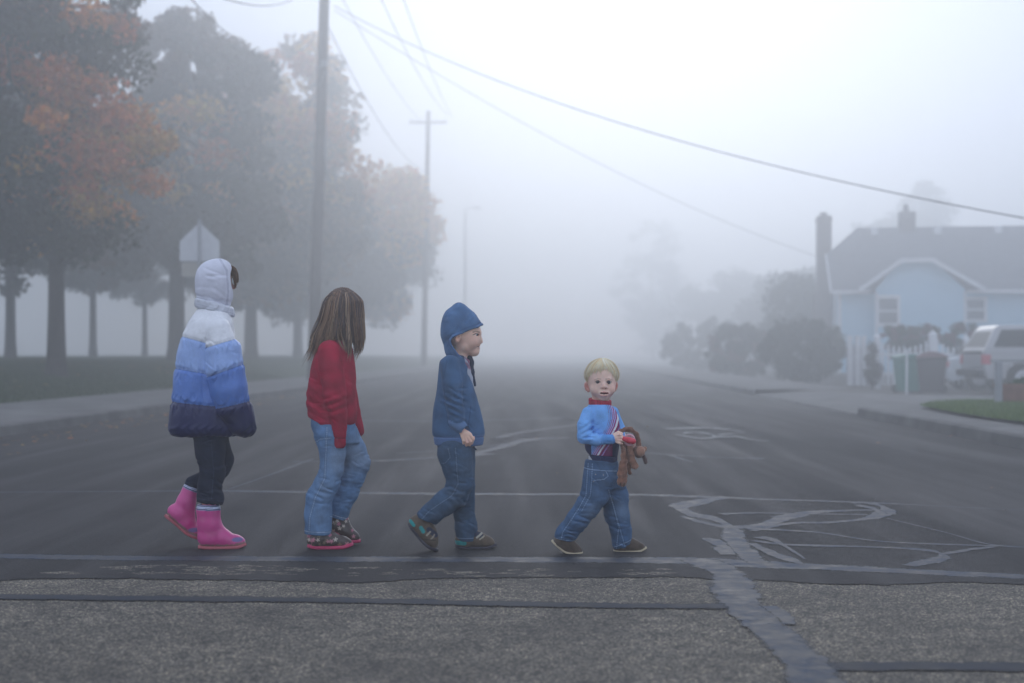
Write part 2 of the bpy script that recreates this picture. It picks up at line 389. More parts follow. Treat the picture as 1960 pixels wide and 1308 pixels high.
# kerbs, pavements, lawns
def strip(name, path, prof, mt, kind='structure'):
    """path: ground points (x,y); prof: (offset to the left of travel, z) list -> continuous sheet"""
    V = []; F = []; n = len(prof)
    for i, p in enumerate(path):
        a = Vector(path[max(i-1, 0)]); b = Vector(path[min(i+1, len(path)-1)]); t = (b-a).normalized(); nr = Vector((-t.y, t.x))
        for o_, z in prof: V.append((p[0]+nr.x*o_, p[1]+nr.y*o_, z))
    for i in range(len(path)-1):
        for k in range(n-1): F.append((i*n+k, (i+1)*n+k, (i+1)*n+k+1, i*n+k+1))
    return tag(link_mesh(name, V, F, mt), kind=kind)
def arc(cx, cy, r, a0, a1, n=8): return [(cx+r*math.cos(R(a0+(a1-a0)*i/n)), cy+r*math.sin(R(a0+(a1-a0)*i/n))) for i in range(n+1)]
def xy(v): return (v.x, v.y)
# left side: kerb runs down the street and turns left onto the cross street
lp = [xy(RL(s, XL)) for s in (200, 120, 60, 30, 20, 16, 13.2)]
e = lp[-1]; lp += [(e[0]-.05, e[1]-1.2), (e[0]-.5, e[1]-2.4), (e[0]-1.5, e[1]-3.3), (e[0]-3, e[1]-3.8), (e[0]-8, e[1]-3.9), (-60, e[1]-3.4)]
strip('kerb', lp, [(0, -.02), (-.02, .11), (-.05, .13), (-.17, .13)], M['kerb'])
strip('pavement', lp, [(-.17, .126), (-2.4, .15)], M['concrete'])
PROF = [(-2.4, .146), (-2.6, .19), (-4.5, .42), (-6.5, .62), (-10, .74), (-16, .80), (-70, .80)]
lawn_path = [xy(RL(s, XL)) for s in (200, 120, 80, 60, 50, 40, 30, 24, 20)]+[xy(RL(16, XL)), xy(RL(13.5, XL-.3)), xy(RL(10, XL-1.5))]
strip('lawn', lawn_path, PROF, M['grass'])
# right side
rp = [xy(RL(s, XR)) for s in (200, 120, 60, 34, 26)]
def KR(px, py): return gd(px, py)
kin = KR(1640, 797).dot(rd)
rp1 = [xy(RL(s, XR)) for s in (200, 100, 60, 45, 36, 31)]
rp2 = [xy(RL(s, XR)) for s in (kin, kin-1, kin-3, 15, 13.1)]
e = rp2[-1]; rp2 += [(e[0]+.05, e[1]-1.2), (e[0]+.5, e[1]-2.4), (e[0]+1.6, e[1]-3.3), (e[0]+3.2, e[1]-3.8), (e[0]+8, e[1]-4.2), (60, e[1]-6)]
strip('kerb', rp1, [(0, -.02), (.02, .11), (.05, .13), (.17, .13)], M['kerb'])
strip('kerb', rp2, [(0, -.02), (.02, .11), (.05, .13), (.17, .13)], M['kerb'])
strip('kerb', [xy(RL(31, XR)), xy(RL(kin, XR))], [(0, -.02), (.03, .025), (.17, .04)], M['kerb'])
strip('pavement', rp2, [(.17, .126), (8, .15)], M['concrete'])
strip('pavement', rp1, [(.17, .126), (2.2, .15)], M['concrete'])
strip('driveway', [xy(RL(31, XR)), xy(RL(kin, XR))], [(.17, .036), (1.4, .10), (3, .02), (10, -.08)], M['concrete'])
# plot behind the pavement on the right
yard = [xy(RL(200, XR+2.2)), xy(RL(31, XR+2.2)), xy(RL(31, XR+9)), xy(RL(16, XR+9)), (60, 14), (80, 200)]
sheet('lawn', yard, -.085, M['soil'])
# ---------------------------------------------------------------- trees
M['bark'] = mat('bark', (.055, .045, .038), .9, .3, 6, .8, 25, bdist=.03)
def mat_leaf():
    m, N, L, P = new_mat('leaf'); a = N.new('ShaderNodeAttribute'); a.attribute_name = 'Col'
    P.inputs['Roughness'].default_value = .65; P.inputs['Specular IOR Level'].default_value = .25
    L.new(a.outputs['Color'], P.inputs['Base Color'])
    t = N.new('ShaderNodeBsdfTranslucent'); L.new(a.outputs['Color'], t.inputs[0])
    mx = N.new('ShaderNodeMixShader'); mx.inputs[0].default_value = .25
    L.new(P.outputs[0], mx.inputs[1]); L.new(t.outputs[0], mx.inputs[2]); L.new(mx.outputs[0], N['Material Output'].inputs[0])
    return m
M['leaf'] = mat_leaf()
def leaf_mesh(name, cents, radii, cols, per, size, parent, squash=.7, seed=0, loc=(0, 0, 0)):
    """clumps of leaf faces: cents (n,3), radii (n,), cols (n,3)"""
    g_ = np.random.default_rng(seed); n = len(cents); N_ = n*per
    idx = np.repeat(np.arange(n), per)
    d = g_.normal(size=(N_, 3)); d /= np.linalg.norm(d, axis=1)[:, None]
    rad = g_.random(N_)**.45
    p = cents[idx]+d*(rad*radii[idx])[:, None]*np.array([1, 1, squash])
    a = g_.normal(size=(N_, 3)); a /= np.linalg.norm(a, axis=1)[:, None]
    b = np.cross(a, g_.normal(size=(N_, 3))); b /= np.linalg.norm(b, axis=1)[:, None]
    s = size*g_.uniform(.6, 1.35, N_)[:, None]
    V = np.empty((N_, 4, 3)); V[:, 0] = p-a*s; V[:, 1] = p+b*s*.55; V[:, 2] = p+a*s; V[:, 3] = p-b*s*.55
    c = np.clip(cols[idx]*g_.uniform(.7, 1.35, (N_, 1))*g_.uniform(.88, 1.12, (N_, 3)), 0, 1)
    return link_mesh(name, V.reshape(-1, 3), np.arange(N_*4).reshape(-1, 4), M['leaf'], parent, col=np.repeat(c, 4, axis=0))
GREEN = [(.022, .034, .008), (.014, .026, .008), (.034, .042, .010), (.028, .030, .008)]
ORANGE = [(.58, .20, .022), (.62, .27, .03), (.50, .14, .028), (.48, .24, .02)]
YELL = [(.66, .37, .04), (.55, .34, .05), (.64, .29, .035)]
BROWN = [(.085, .045, .022), (.07, .038, .022), (.11, .06, .028)]
def limb(mb, a, b, r0, r1, seg=5, wob=.12, rg=random):
    a = Vector(a); b = Vector(b); pts = []
    for i in range(seg+1):
        t = i/seg; p = a.lerp(b, t)
        if 0 < i < seg: p += Vector((rg.uniform(-1, 1), rg.uniform(-1, 1), rg.uniform(-1, 1)))*wob*(b-a).length*.25
        pts.append(p)
    mb.tube(pts, [r0+(r1-r0)*i/seg for i in range(seg+1)], 7)
    return pts
def tree(label, base, trunk_h, trunk_r, crown, nclump, per, leaf, palette, accents=(), clump_r=(.45, .9), seed=0, group='street trees along the left pavement', lean=(0, 0), bare=0, name='maple_tree', cat='tree', f=1.0):
    """crown: list of ellipsoids (dx,dy,z,rx,ry,rz) relative to the base; palette(p_rel)->colour via accents: (dx,dz,radius,cols,prob)"""
    rg = random.Random(seed); g_ = np.random.default_rng(seed)
    t = empty(name, base, label, cat, group)
    trunk_h *= f; trunk_r *= f; leaf *= f; clump_r = (clump_r[0]*f, clump_r[1]*f); crown = [tuple(v*f for v in c) for c in crown]; accents = [(a*f, b*f, c*f, d_, e_) for a, b, c, d_, e_ in accents]
    # clump centres spread over the shells of the ellipsoids
    cs_ = []
    vol = np.array([c[3]*c[4]*c[5] for c in crown])**.8; vol /= vol.sum()
    for c, v in zip(crown, vol):
        k = int(nclump*v)+1
        d = g_.normal(size=(k, 3)); d /= np.linalg.norm(d, axis=1)[:, None]
        rr = g_.uniform(.35, 1.0, k)**.5
        cs_.append(np.array(c[:3])+d*rr[:, None]*np.array(c[3:]))
    cc = np.concatenate(cs_); n = len(cc)
    cols = np.array([palette[rg.randrange(len(palette))] for _ in range(n)])
    for (ax, az, ar, acols, pr) in accents:
        for i in range(n):
            if math.hypot(cc[i, 0]-ax, cc[i, 2]-az) < ar*rg.uniform(.75, 1.15) and rg.random() < pr: cols[i] = acols[rg.randrange(len(acols))]
    # trunk with limbs
    mb = MB(); top = Vector((lean[0], lean[1], trunk_h))
    mb.tube([(0, 0, -.15), (0, 0, .12), (lean[0]*.1, lean[1]*.1, .5), (lean[0]*.4, lean[1]*.4, trunk_h*.5), top], [trunk_r*1.7, trunk_r*1.25, trunk_r*1.05, trunk_r*.95, trunk_r*.85], 10)
    tr = mb.build('trunk', M['bark'], t, smooth=True)
    lb = MB(); ht = max(c[2]+c[5]*.7 for c in crown)
    lead = limb(lb, top-Vector((0, 0, .05)), (lean[0]+rg.uniform(-.3, .3), rg.uniform(-.3, .3), ht), trunk_r*.84, .03, 7, .1, rg)
    for k in range(min(n, 20)):
        i = rg.randrange(n); q = Vector(cc[i]); s_ = lead[min(6, max(0, int((q.z-trunk_h)/max(.1, ht-trunk_h)*5)))]
        limb(lb, s_ if rg.random() < .7 else top, q, trunk_r*.32, .015, 5, .25, rg)
    for k in range(bare):
        i = rg.randrange(n); q = Vector(cc[i])*1.0; q = lead[4].lerp(q, 1.12); limb(lb, lead[4], q, trunk_r*.28, .012, 6, .3, rg)
    lb.build('limbs', M['bark'], t, smooth=True)
    rad = g_.uniform(clump_r[0], clump_r[1], n)
    leaf_mesh('crown', cc, rad, cols, per, leaf, t, seed=seed)
    return t
def lawn_z(x, y):
    s = -(Vector((x, y, 0)).dot(rx)-XL); zs = [(2.4, .146), (2.6, .19), (4.5, .42), (6.5, .62), (10, .74), (16, .80), (70, .80)]
    if s < 2.4: return .14
    for (a, za), (b, zb) in zip(zs[:-1], zs[1:]):
        if s <= b: return za+(zb-za)*(s-a)/(b-a)
    return .8
def base_at(px, Y):
    x = (px-980)*Y/FPX; return (x, Y, lawn_z(x, Y))
# nearest maple: dark crown with orange sprays on its right edge
tree('near maple with dark green crown and bright orange sprays on its right side', base_at(108, 30), 2.3, .19,
     [(-.3, 0, 5.0, 2.6, 2.6, 2.1), (-2.8, .3, 5.4, 2.6, 2.4, 2.6), (.1, 0, 7.6, 1.6, 2.2, 2.4), (.9, -.2, 4.6, 1.15, 1.6, 1.35), (-2.2, 0, 8.8, 2.8, 2.5, 2.4), (-5, 0, 6.8, 2.4, 2.3, 3.4), (.25, 0, 3.2, 1.4, 1.4, .7), (-1.6, 0, 3.3, 1.9, 1.6, .7)],
     430, 210, .085, GREEN,
     [(1.5, 4.3, 1.15, ORANGE, .9), (1.1, 5.2, .9, ORANGE, .75), (1.7, 3.5, .8, ORANGE, .85), (-.2, 5.9, .8, ORANGE, .55), (-1.0, 6.5, .7, ORANGE, .5), (.9, 7.3, .6, ORANGE, .7), (-1.2, 8.7, 1.5, ORANGE, .35), (.2, 8.4, 1.0, BROWN, .7), (-1.2, 8, 2.4, BROWN, .3), (0, 3.1, 1.8, YELL, .12)], (.4, .75), 1)
tree('second maple in the row, hazy, with ragged brownish top', base_at(338, 51), 2.6, .26,
     [(.3, 0, 5.6, 2.6, 2.6, 2.6), (-1.4, 0, 4.0, 1.7, 2, 1.5), (1.0, 0, 8.4, 1.9, 2.2, 1.3), (-1.8, 0, 9.5, 1.6, 1.6, .55), (0.6, 0, 9.7, 1.5, 1.5, .45), (-3.2, 0, 8.4, 1.0, 1.2, 1.0), (1.4, 0, 4.0, 1.8, 2, 1.6), (-.9, 0, 6.4, 1.4, 1.6, 1.6)],
     260, 150, .11, [(.05, .05, .035), (.04, .05, .03), (.065, .06, .035)],
     [(.8, 6.9, 1.3, ORANGE+YELL, .6), (0, 6, 3.0, YELL+BROWN, .22), (-2, 9, 2.5, BROWN, .8), (.8, 9.6, 1.6, BROWN, .7), (1.6, 4, 1.4, GREEN, .6)], (.35, .75), 2, bare=26, f=1.21)
tree('third maple in the row with tall pale orange top behind the utility pole', base_at(480, 68), 2.9, .25,
     [(.2, 0, 6.2, 3.4, 3, 3.0), (1.7, 0, 9.6, 2.3, 2.5, 2.5), (2.3, 0, 6.4, 2.2, 2.5, 3.0), (-.5, 0, 9.0, 2.5, 2.5, 2), (1.2, 0, 4, 2.6, 2.4, 1.2), (.3, 0, 2.9, 2.8, 2.4, .9)],
     260, 130, .14, [(.05, .055, .035), (.045, .05, .03), (.2, .13, .05)],
     [(2.4, 10, 2.4, YELL+ORANGE, .8), (3.6, 7.5, 1.2, ORANGE, .6), (-1, 9, 1.6, YELL+ORANGE, .45), (1, 6.5, 2.5, YELL, .25)], (.5, 1.0), 3, f=1.26)
tree('fourth maple in the row, low dark crown fading in fog', base_at(570, 86), 2.9, .22,
     [(.6, 0, 5.5, 3.8, 3.2, 2.8), (3.0, 0, 5.6, 2.6, 2.4, 2.8), (-1.6, 0, 5, 3, 2.8, 2.4), (4.6, 0, 6.6, 1.8, 2, 2.1), (.5, 0, 2.7, 3.4, 2.6, .9), (3.8, 0, 3.2, 2, 2, .9)],
     240, 110, .16, [(.05, .055, .035), (.04, .05, .03)], [(4.4, 8.0, 2.3, YELL, .9), (5.4, 6.2, 1.8, YELL, .6), (5.4, 4.0, 1.0, YELL, .3)], (.55, 1.1), 4, f=1.3)
tree('farthest maple of the row with yellow crown almost lost in fog', base_at(634, 104), 3.2, .22,
     [(3.2, 0, 6.2, 2.7, 3, 2.8), (.6, 0, 5.6, 3.2, 3, 2.6), (4.6, 0, 7.0, 1.2, 2, 1.8), (1.5, 0, 3.0, 3, 2.4, 1.0)],
     190, 100, .18, YELL+[(.08, .07, .04)], [(1, 4.6, 2.6, GREEN, .8), (3.5, 4.2, 2.3, GREEN, .8)], (.6, 1.2), 5, f=1.33)
# second row, deeper in the park
for k, (px, Y, sc_, lab) in enumerate([(178, 62, 1.0, 'park tree behind the near maple, thin trunk right of its trunk'), (20, 44, 1.0, 'park tree at the left edge with low dark canopy'), (277, 80, 1.0, 'pale park tree seen between the near and second maples')]):
    tree(lab, base_at(px, Y), 3.0, .16, [(0, 0, 5.5, 3.0, 3, 2.6), (-1, 0, 8, 2.2, 2.2, 2), (1.0, 0, 7.6, 2, 2, 2)] if k != 1 else [(0.4, 0, 4.8, 3.0, 3, 2.6), (-1.6, 0, 7, 3, 3, 3), (1.4, 0, 3.4, 1.5, 1.5, .9)], 130, 100, .15, GREEN+BROWN, [], (.5, 1), 20+k, 'trees deeper in the park')
# right side: far crowns and shrubs
def bush(label, px, Y, zc, rxm, rzm, n, per, leaf, pal, seed, group=None, name='shrub', basez=.0, cat='shrub', trunk=.05):
    x = (px-980)*Y/FPX; rg = random.Random(seed); g_ = np.random.default_rng(seed)
    t = empty(name, (x, Y, basez), label, cat, group)
    d = g_.normal(size=(n, 3)); d /= np.linalg.norm(d, axis=1)[:, None]
    cc = np.array([0, 0, zc])+d*(g_.uniform(.3, 1, n)**.5)[:, None]*np.array([rxm, rxm*.8, rzm]); cc[:, 2] = np.maximum(cc[:, 2], .12)
    cols = np.array([pal[rg.randrange(len(pal))] for _ in range(n)])
    mb = MB(); mb.tube([(0, 0, -.1), (0, 0, zc*.8)], [trunk*1.5, trunk*.6], 7)
    for k in range(10): limb(mb, (0, 0, zc*.25), cc[rg.randrange(n)], trunk*.6, .01, 4, .2, rg)
    mb.build('branches', M['bark'], t)
    leaf_mesh('foliage', cc, g_.uniform(.18, .38, n)*rzm*.8, cols, per, leaf, t, seed=seed, squash=.85)
    return t
DG = [(.04, .05, .03), (.05, .06, .035), (.035, .045, .03)]
bush('large rounded clipped shrub left of the blue house', 1538, 47, 1.02, 1.38, 1.12, 150, 170, .05, DG, 31)
bush('smaller rounded shrub left of the large one', 1415, 57, 1.0, 1.3, 1.08, 100, 140, .06, DG+[(.12, .06, .05)], 32)
bush('tall leafy shrub against the house chimney', 1522, 68, 2.6, 1.6, 2.4, 130, 130, .09, DG, 33, trunk=.1)
bush('wide low hedge shrub fading beyond the rounded shrubs', 1350, 84, 1.4, 2.6, 1.6, 90, 110, .1, DG, 34)
for k, (px, Y, cr, lab) in enumerate([
    (1250, 195, [(0, 0, 7, 5, 4, 6), (0, 0, 12, 3, 3, 5), (3, 0, 5, 5, 4, 4)], 'far tree just visible in the fog right of the street end'),
    (1400, 150, [(0, 0, 5, 4, 4, 3.4), (-2, 0, 4.2, 4, 3, 3), (3, 0, 4.6, 3, 3, 3)], 'foggy round tree above the smaller rounded shrub'),
    (1740, 140, [(0, 0, 9, 4, 4, 4), (1.5, 0, 12, 3, 3, 3), (-2.6, 0, 9.5, 3, 3, 2.6)], 'tall foggy tree rising behind the house roof'),
    (1500, 110, [(0, 0, 3.4, 2.6, 2.5, 2.4), (1.2, 0, 4.6, 1.6, 2, 1.5)], 'foggy tree just left of the tall chimney')]):
    x = (px-980)*Y/FPX
    tree(lab, (x, Y, .14), 2.5, .25, cr, 120, 90, .2, DG, [], (.8, 1.4), 50+k, f=1.15, group='foggy trees on the right', name='broadleaf_tree')

# ---------------------------------------------------------------- poles and wires
M['wood'] = mat('weathered_pole_wood', (.10, .085, .08), .85, .3, 4, .5, 18)
M['steel'] = mat('galvanised_steel', (.30, .31, .32), .5, .2, 9, metal=.6)
M['wire'] = mat('black_wire', (.03, .03, .035), .6)
def pole(label, px_base, px_top, Y, zt, r, arms=True):
    b = gd(0, 700).copy(); x0 = (px_base-980)*Y/FPX; x1 = (px_top-980)*Y/FPX; z0 = .14
    t = empty('utility_pole', (x0, Y, z0), label, 'utility pole', 'wooden utility poles along the left kerb')
    dx = x1-x0; lx = dx/(CAMH+679*Y/FPX) if px_top != px_base else 0
    MB().tube([(0, 0, -.2), (lx*3, 0, 3), (lx*zt, 0, zt)], [r, r*.93, r*.72], 12).build('pole', M['wood'], t, smooth=True)
    if arms:
        for k, h in enumerate([zt-.75]):
            cx = lx*h; arm = MB().box(cx-1.2, cx+1.2, -.22, -.12, h-.06, h+.06); arm.box(cx-.05, cx+.05, -.23, -.1, h-.2, h+.1).build('crossarm', M['wood'], t)
            for q in (-1.08, -.5, .5, 1.08): MB().tube([(cx+q, -.17, h+.06), (cx+q, -.17, h+.11), (cx+q, -.17, h+.13), (cx+q, -.17, h+.2)], [.02, .03, .05, .03], 8).build('insulator', M['steel'], t)
    return t, lx
P1Y = 42.0
p1, lx1 = pole('nearest wooden utility pole rising out of frame behind the girl in red', 599, 621, P1Y, 13.4, .19)
tb = MB().tube([(.12, -.3, 9.15), (.3, -.3, 9.18), (.36, -.3, 9.35)], .022, 6); tb.tube([(.2, -.12, 8.6), (.42, -.3, 9.1)], .015, 5); tb.box(.28, .46, -.4, -.22, 9.2, 9.35); tb.build('cable_bracket', M['steel'], p1)
cz = [(at(630, 245, P1Y+.0)-Vector(p1.location)).z, (at(630, 330, P1Y)-Vector(p1.location)).z]
MB().tube([(.34, 0, cz[1]), (.34, 0, cz[1]+.1), (.34, 0, cz[0]-.05), (.34, 0, cz[0])], [.03, .055, .055, .03], 8).tube([(.05, 0, cz[0]-.2), (.34, 0, cz[0]-.18)], .02, 6).tube([(.05, 0, cz[1]+.25), (.34, 0, cz[1]+.22)], .02, 6).build('riser_bracket', M['steel'], p1)
p2, lx2 = pole('second wooden utility pole with crossarm, pale in the fog', 811, 824, 90, CAMH+(679-213)*90/FPX-.14, .19)
# street lamp further on
xl = (890-980)*120/FPX
t = empty('street_lamp', (xl, 120, .14), 'distant street lamp with curved arm, barely visible in fog', 'street lamp')
hl = CAMH+(679-402)*120/FPX
MB().tube([(0, 0, -.1), (0, 0, hl-.4), (.05, 0, hl-.1), (.5, 0, hl+.05), (.85, 0, hl+.05)], [.1, .08, .05, .04, .04], 10).build('pole', M['steel'], t, smooth=True)
MB().tube([(.7, 0, hl+.05), (.85, 0, hl+.03), (1.15, 0, hl), (1.35, 0, hl)], [.05, .12, .13, .04], 10).build('lamp_head', M['steel'], t, smooth=True)
def wire(label, a, b, sag, r, n=40, group='overhead wires from the utility pole'):
    pts = []
    a = Vector(a); b = Vector(b)
    for i in range(n+1):
        t = i/n; p = a.lerp(b, t); p.z -= 4*sag*t*(1-t); pts.append(p)
    o = MB().tube(pts, r, 6).build('overhead_wire', M['wire']); tag(o, label, 'wire', group); return o
h1 = at(640, 12, P1Y)
# cable to the right, coming nearer: passes (1100,210),(1400,290),(1700,368),(1960,420)
wire('thick service cable sweeping from the pole to the right edge', h1, at(2160, 452, 21), .75, .011)
wire('thinner lower service cable fading toward the blue house', at(640, 20, P1Y), at(1606, 505, 57.5), .7, .010)
wire('wire dropping from the pole toward the second pole, topmost', at(690, -90, P1Y), at(858, 222, 90), .6, .018)
wire('faint wire running from the pole top to the far crossarm centre', at(748, -70, P1Y), at(866, 226, 90), .35, .018)
wire('faint wire between the two poles on the street side', at(600, -110, P1Y), at(800, 226, 90), .5, .016)
wire('low sagging telephone wire from the pole to the second pole', at(628, 52, P1Y), at(818, 330, 90), .9, .014)
wire('wire leaving the pole to the left over the maples', at(560, 0, P1Y-2), at(300, -60, 18), .3, .012)
wire('wire crossing above the brownish maple top', at(350, -20, 24), at(455, 75, 40), .1, .014)

# ---------------------------------------------------------------- school sign seen from the back
M['sign_back'] = mat('bare_aluminium_sign_back', (.62, .63, .65), .6, .06, 8)
M['sign_edge'] = mat('yellow_green_sign_face', (.45, .42, .12), .5)
SY = 27.0; sx = (382-980)*SY/FPX
t = empty('street_sign', (sx, SY, lawn_z(sx, SY)), 'pentagonal street sign on a post, seen from its bare grey back', 'street sign')
zz = lambda py: CAMH-(py-HOR)*SY/FPX-t.location.z
MB().tube([(0, -.03, -.1), (0, -.03, zz(420))], .028, 8).build('post', M['steel'], t, smooth=True)
pw = 38*SY/FPX
MB().prism([(-pw, zz(500)), (pw, zz(500)), (pw, zz(462)), (0, zz(426)), (-pw, zz(462))], .0, .006, 'y').build('sign_panel', M['sign_back'], t, bevel=.001)
MB().prism([(-pw*.9, zz(530)), (pw*.62, zz(530)), (pw*.62, zz(503)), (-pw*.9, zz(503))], .0, .005, 'y').build('sub_plate', mat('plate_back', (.40, .38, .33), .6, .1), t)

# ---------------------------------------------------------------- blue house
HY = 58.0; hs_ = HY/FPX; HA = -R(8)
M['siding'] = mat('pale_blue_siding', (.30, .50, .72), .7, .06, 2)
def mat_siding():
    m, N, L, P = new_mat('pale_blue_lap_siding'); tc = N.new('ShaderNodeTexCoord'); s = N.new('ShaderNodeSeparateXYZ'); L.new(tc.outputs['Object'], s.inputs[0])
    a = N.new('ShaderNodeMath'); a.operation = 'MULTIPLY'; a.inputs[1].default_value = 1/.16; L.new(s.outputs[2], a.inputs[0])
    f = N.new('ShaderNodeMath'); f.operation = 'FRACT'; L.new(a.outputs[0], f.inputs[0])
    b = N.new('ShaderNodeBump'); b.inputs['Strength'].default_value = 1; b.inputs['Distance'].default_value = .03; b.invert = True
    L.new(f.outputs[0], b.inputs['Height']); L.new(b.outputs[0], P.inputs['Normal'])
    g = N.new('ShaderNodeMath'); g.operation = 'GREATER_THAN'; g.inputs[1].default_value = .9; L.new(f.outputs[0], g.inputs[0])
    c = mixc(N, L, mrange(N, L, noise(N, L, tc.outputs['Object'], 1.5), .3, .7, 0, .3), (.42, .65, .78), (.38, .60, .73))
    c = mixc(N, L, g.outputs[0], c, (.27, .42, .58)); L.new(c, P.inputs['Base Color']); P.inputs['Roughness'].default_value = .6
    return m
M['siding'] = mat_siding()
M['trim'] = mat('white_trim', (.74, .75, .76), .55, .05)
M['roof'] = mat('grey_shingle', (.13, .13, .14), .9, .25, 7, .6, 30)
M['brick'] = mat('dark_brick', (.12, .09, .085), .9, .3, 9, .5, 25)
M['glass'] = mat('window_glass', (.03, .035, .045), .12, spec=.6)
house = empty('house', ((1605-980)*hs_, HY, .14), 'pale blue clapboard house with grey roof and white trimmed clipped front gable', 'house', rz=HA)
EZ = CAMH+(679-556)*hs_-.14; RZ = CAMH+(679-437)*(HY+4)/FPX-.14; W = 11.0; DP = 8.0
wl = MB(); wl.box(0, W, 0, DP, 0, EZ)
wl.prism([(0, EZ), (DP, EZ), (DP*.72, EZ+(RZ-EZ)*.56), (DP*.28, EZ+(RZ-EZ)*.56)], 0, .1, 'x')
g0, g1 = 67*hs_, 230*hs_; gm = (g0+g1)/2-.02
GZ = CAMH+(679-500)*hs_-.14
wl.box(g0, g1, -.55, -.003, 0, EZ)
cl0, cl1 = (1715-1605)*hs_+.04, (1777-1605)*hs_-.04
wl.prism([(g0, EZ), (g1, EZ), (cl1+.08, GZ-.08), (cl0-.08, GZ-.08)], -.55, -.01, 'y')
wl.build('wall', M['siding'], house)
def roofslab(q, th=.1):
    q = [Vector(v) for v in q]; n = (q[1]-q[0]).cross(q[2]-q[0]).normalized()
    if n.z < 0: n = -n
    k = len(q); V = q+[v-n*th for v in q]; F = [tuple(range(k)), tuple(range(2*k-1, k-1, -1))]+[(i, i+k, (i+1) % k+k, (i+1) % k) for i in range(k)]
    return V, F
o_ = .35; ov = .3; clipu = 1.15; zc = EZ+(RZ-EZ)*.56; ya = DP*.28; yb = DP*.72
rf = MB()
rf.add(*roofslab([(-ov, -o_, EZ-.05), (W+ov, -o_, EZ-.05), (W-1, DP/2, RZ), (clipu, DP/2, RZ), (-ov, ya, zc)]))
rf.add(*roofslab([(-ov, DP+o_, EZ-.05), (-ov, yb, zc), (clipu, DP/2, RZ), (W-1, DP/2, RZ), (W+ov, DP+o_, EZ-.05)]))
rf.add(*roofslab([(-ov, ya, zc+.005), (-ov, yb, zc+.005), (clipu, DP/2, RZ+.005)]))
rf.add(*roofslab([(W+ov, -o_, EZ-.05), (W+ov, DP+o_, EZ-.05), (W-1, DP/2, RZ)]))
# small clipped front gable
gx0, gx1 = (1640-1605)*hs_, (1868-1605)*hs_; rk = DP*.30
def roof_y(z): return (z-EZ)/(RZ-EZ)*(DP/2)
ff = -.85; yt = roof_y(GZ)-.1; ye = -.3
rf.add(*roofslab([(gx0, ff, EZ), (cl0, ff, GZ), (gm, ff+.5, GZ+.28), (gm, yt+.5, GZ+.28), (gx0, ye, EZ)], .08))
rf.add(*roofslab([(gx1, ff, EZ), (gx1, ye, EZ), (gm, yt+.5, GZ+.28), (gm, ff+.5, GZ+.28), (cl1, ff, GZ)], .08))
rf.add(*roofslab([(cl0, ff, GZ+.004), (cl1, ff, GZ+.004), (gm, ff+.5, GZ+.285)], .08))
roof = rf.build('roof', M['roof'], house)
def roofbar(name, q): MB().add(*roofslab([Vector(v) for v in q], .16)).build(name, M['trim'], house)
def bar(a, b, w_=.05):
    a = Vector(a); b = Vector(b); roofbar('bargeboard', [a+Vector((0, -w_, 0)), b+Vector((0, -w_, 0)), b, a])
bar((gx0-.05, ff-.003, EZ+.02), (cl0, ff-.003, GZ+.02)); bar((cl0+.002, ff-.004, GZ+.02), (cl1-.002, ff-.004, GZ+.02)); bar((cl1, ff-.003, GZ+.02), (gx1+.05, ff-.003, EZ+.02))
MB().box(-ov, g0-.2, -o_-.06, -o_-.003, EZ-.17, EZ-.03).build('gutter', M['trim'], house); MB().box(g1+.1, W+ov, -o_-.06, -o_-.003, EZ-.17, EZ-.03).build('gutter', M['trim'], house)
MB().box(-.03, .1, -.03, -.002, 0, EZ-.1).build('corner_board', M['trim'], house); MB().box(g0-.03, g0+.06, -.58, -.552, 0, EZ-.1).build('corner_board', M['trim'], house); MB().box(g1-.06, g1+.03, -.58, -.552, 0, EZ-.1).build('corner_board', M['trim'], house)
for a, b in (((-ov-.003, -o_, EZ-.03), (-ov-.003, ya, zc+.02)), ((-ov-.003, DP+o_, EZ-.03), (-ov-.003, yb, zc+.02))):
    a = Vector(a); b = Vector(b); roofbar('bargeboard', [a, b, b+Vector((-.05, 0, 0)), a+Vector((-.05, 0, 0))])
def hwin(x0, x1, y, z0, z1, parent=house, side=False):
    f = MB(); 
    f.box(x0-.12, x0, y-.05, y-.004, z0-.14, z1+.14); f.box(x1, x1+.12, y-.05, y-.004, z0-.14, z1+.14)
    f.box(x0, x1, y-.05, y-.004, z1, z1+.14); f.box(x0, x1, y-.06, y-.004, z0-.14, z0); zm = (z0+z1)/2; f.box(x0, x1, y-.04, y-.004, zm-.04, zm+.04)
    fo = f.build('window', M['trim'], parent)
    MB().box(x0, x1, y-.018, y-.002, z0, zm-.04).build('pane', M['glass'], fo); MB().box(x0, x1, y-.018, y-.002, zm+.04, z1).build('pane', M['glass'], fo)
Zp = lambda py, d=0: CAMH+(679-py)*(HY+d)/FPX-.14
hwin((1677-1605)*hs_, (1711-1605)*hs_, -.55, Zp(620), Zp(573))
hwin((1837-1605)*hs_+.12, (1868-1605)*hs_+.12, 0, Zp(612), Zp(576))
hwin((1990-1605)*hs_, (2030-1605)*hs_, 0, Zp(620), Zp(575))
sw = MB(); 
for y0 in (1.0, 5.6):
    f = MB().box(-.05, -.004, y0-.1, y0, Zp(625)-.1, Zp(560)); f.box(-.05, -.004, y0+.8, y0+.9, Zp(625)-.1, Zp(560)); f.box(-.05, -.004, y0, y0+.8, Zp(560)-.1, Zp(560)); f.box(-.05, -.004, y0, y0+.8, Zp(625)-.1, Zp(625))
    f = f.build('window', M['trim'], house); MB().box(-.02, -.002, y0, y0+.8, Zp(625), Zp(560)-.1).build('pane', M['glass'], f)
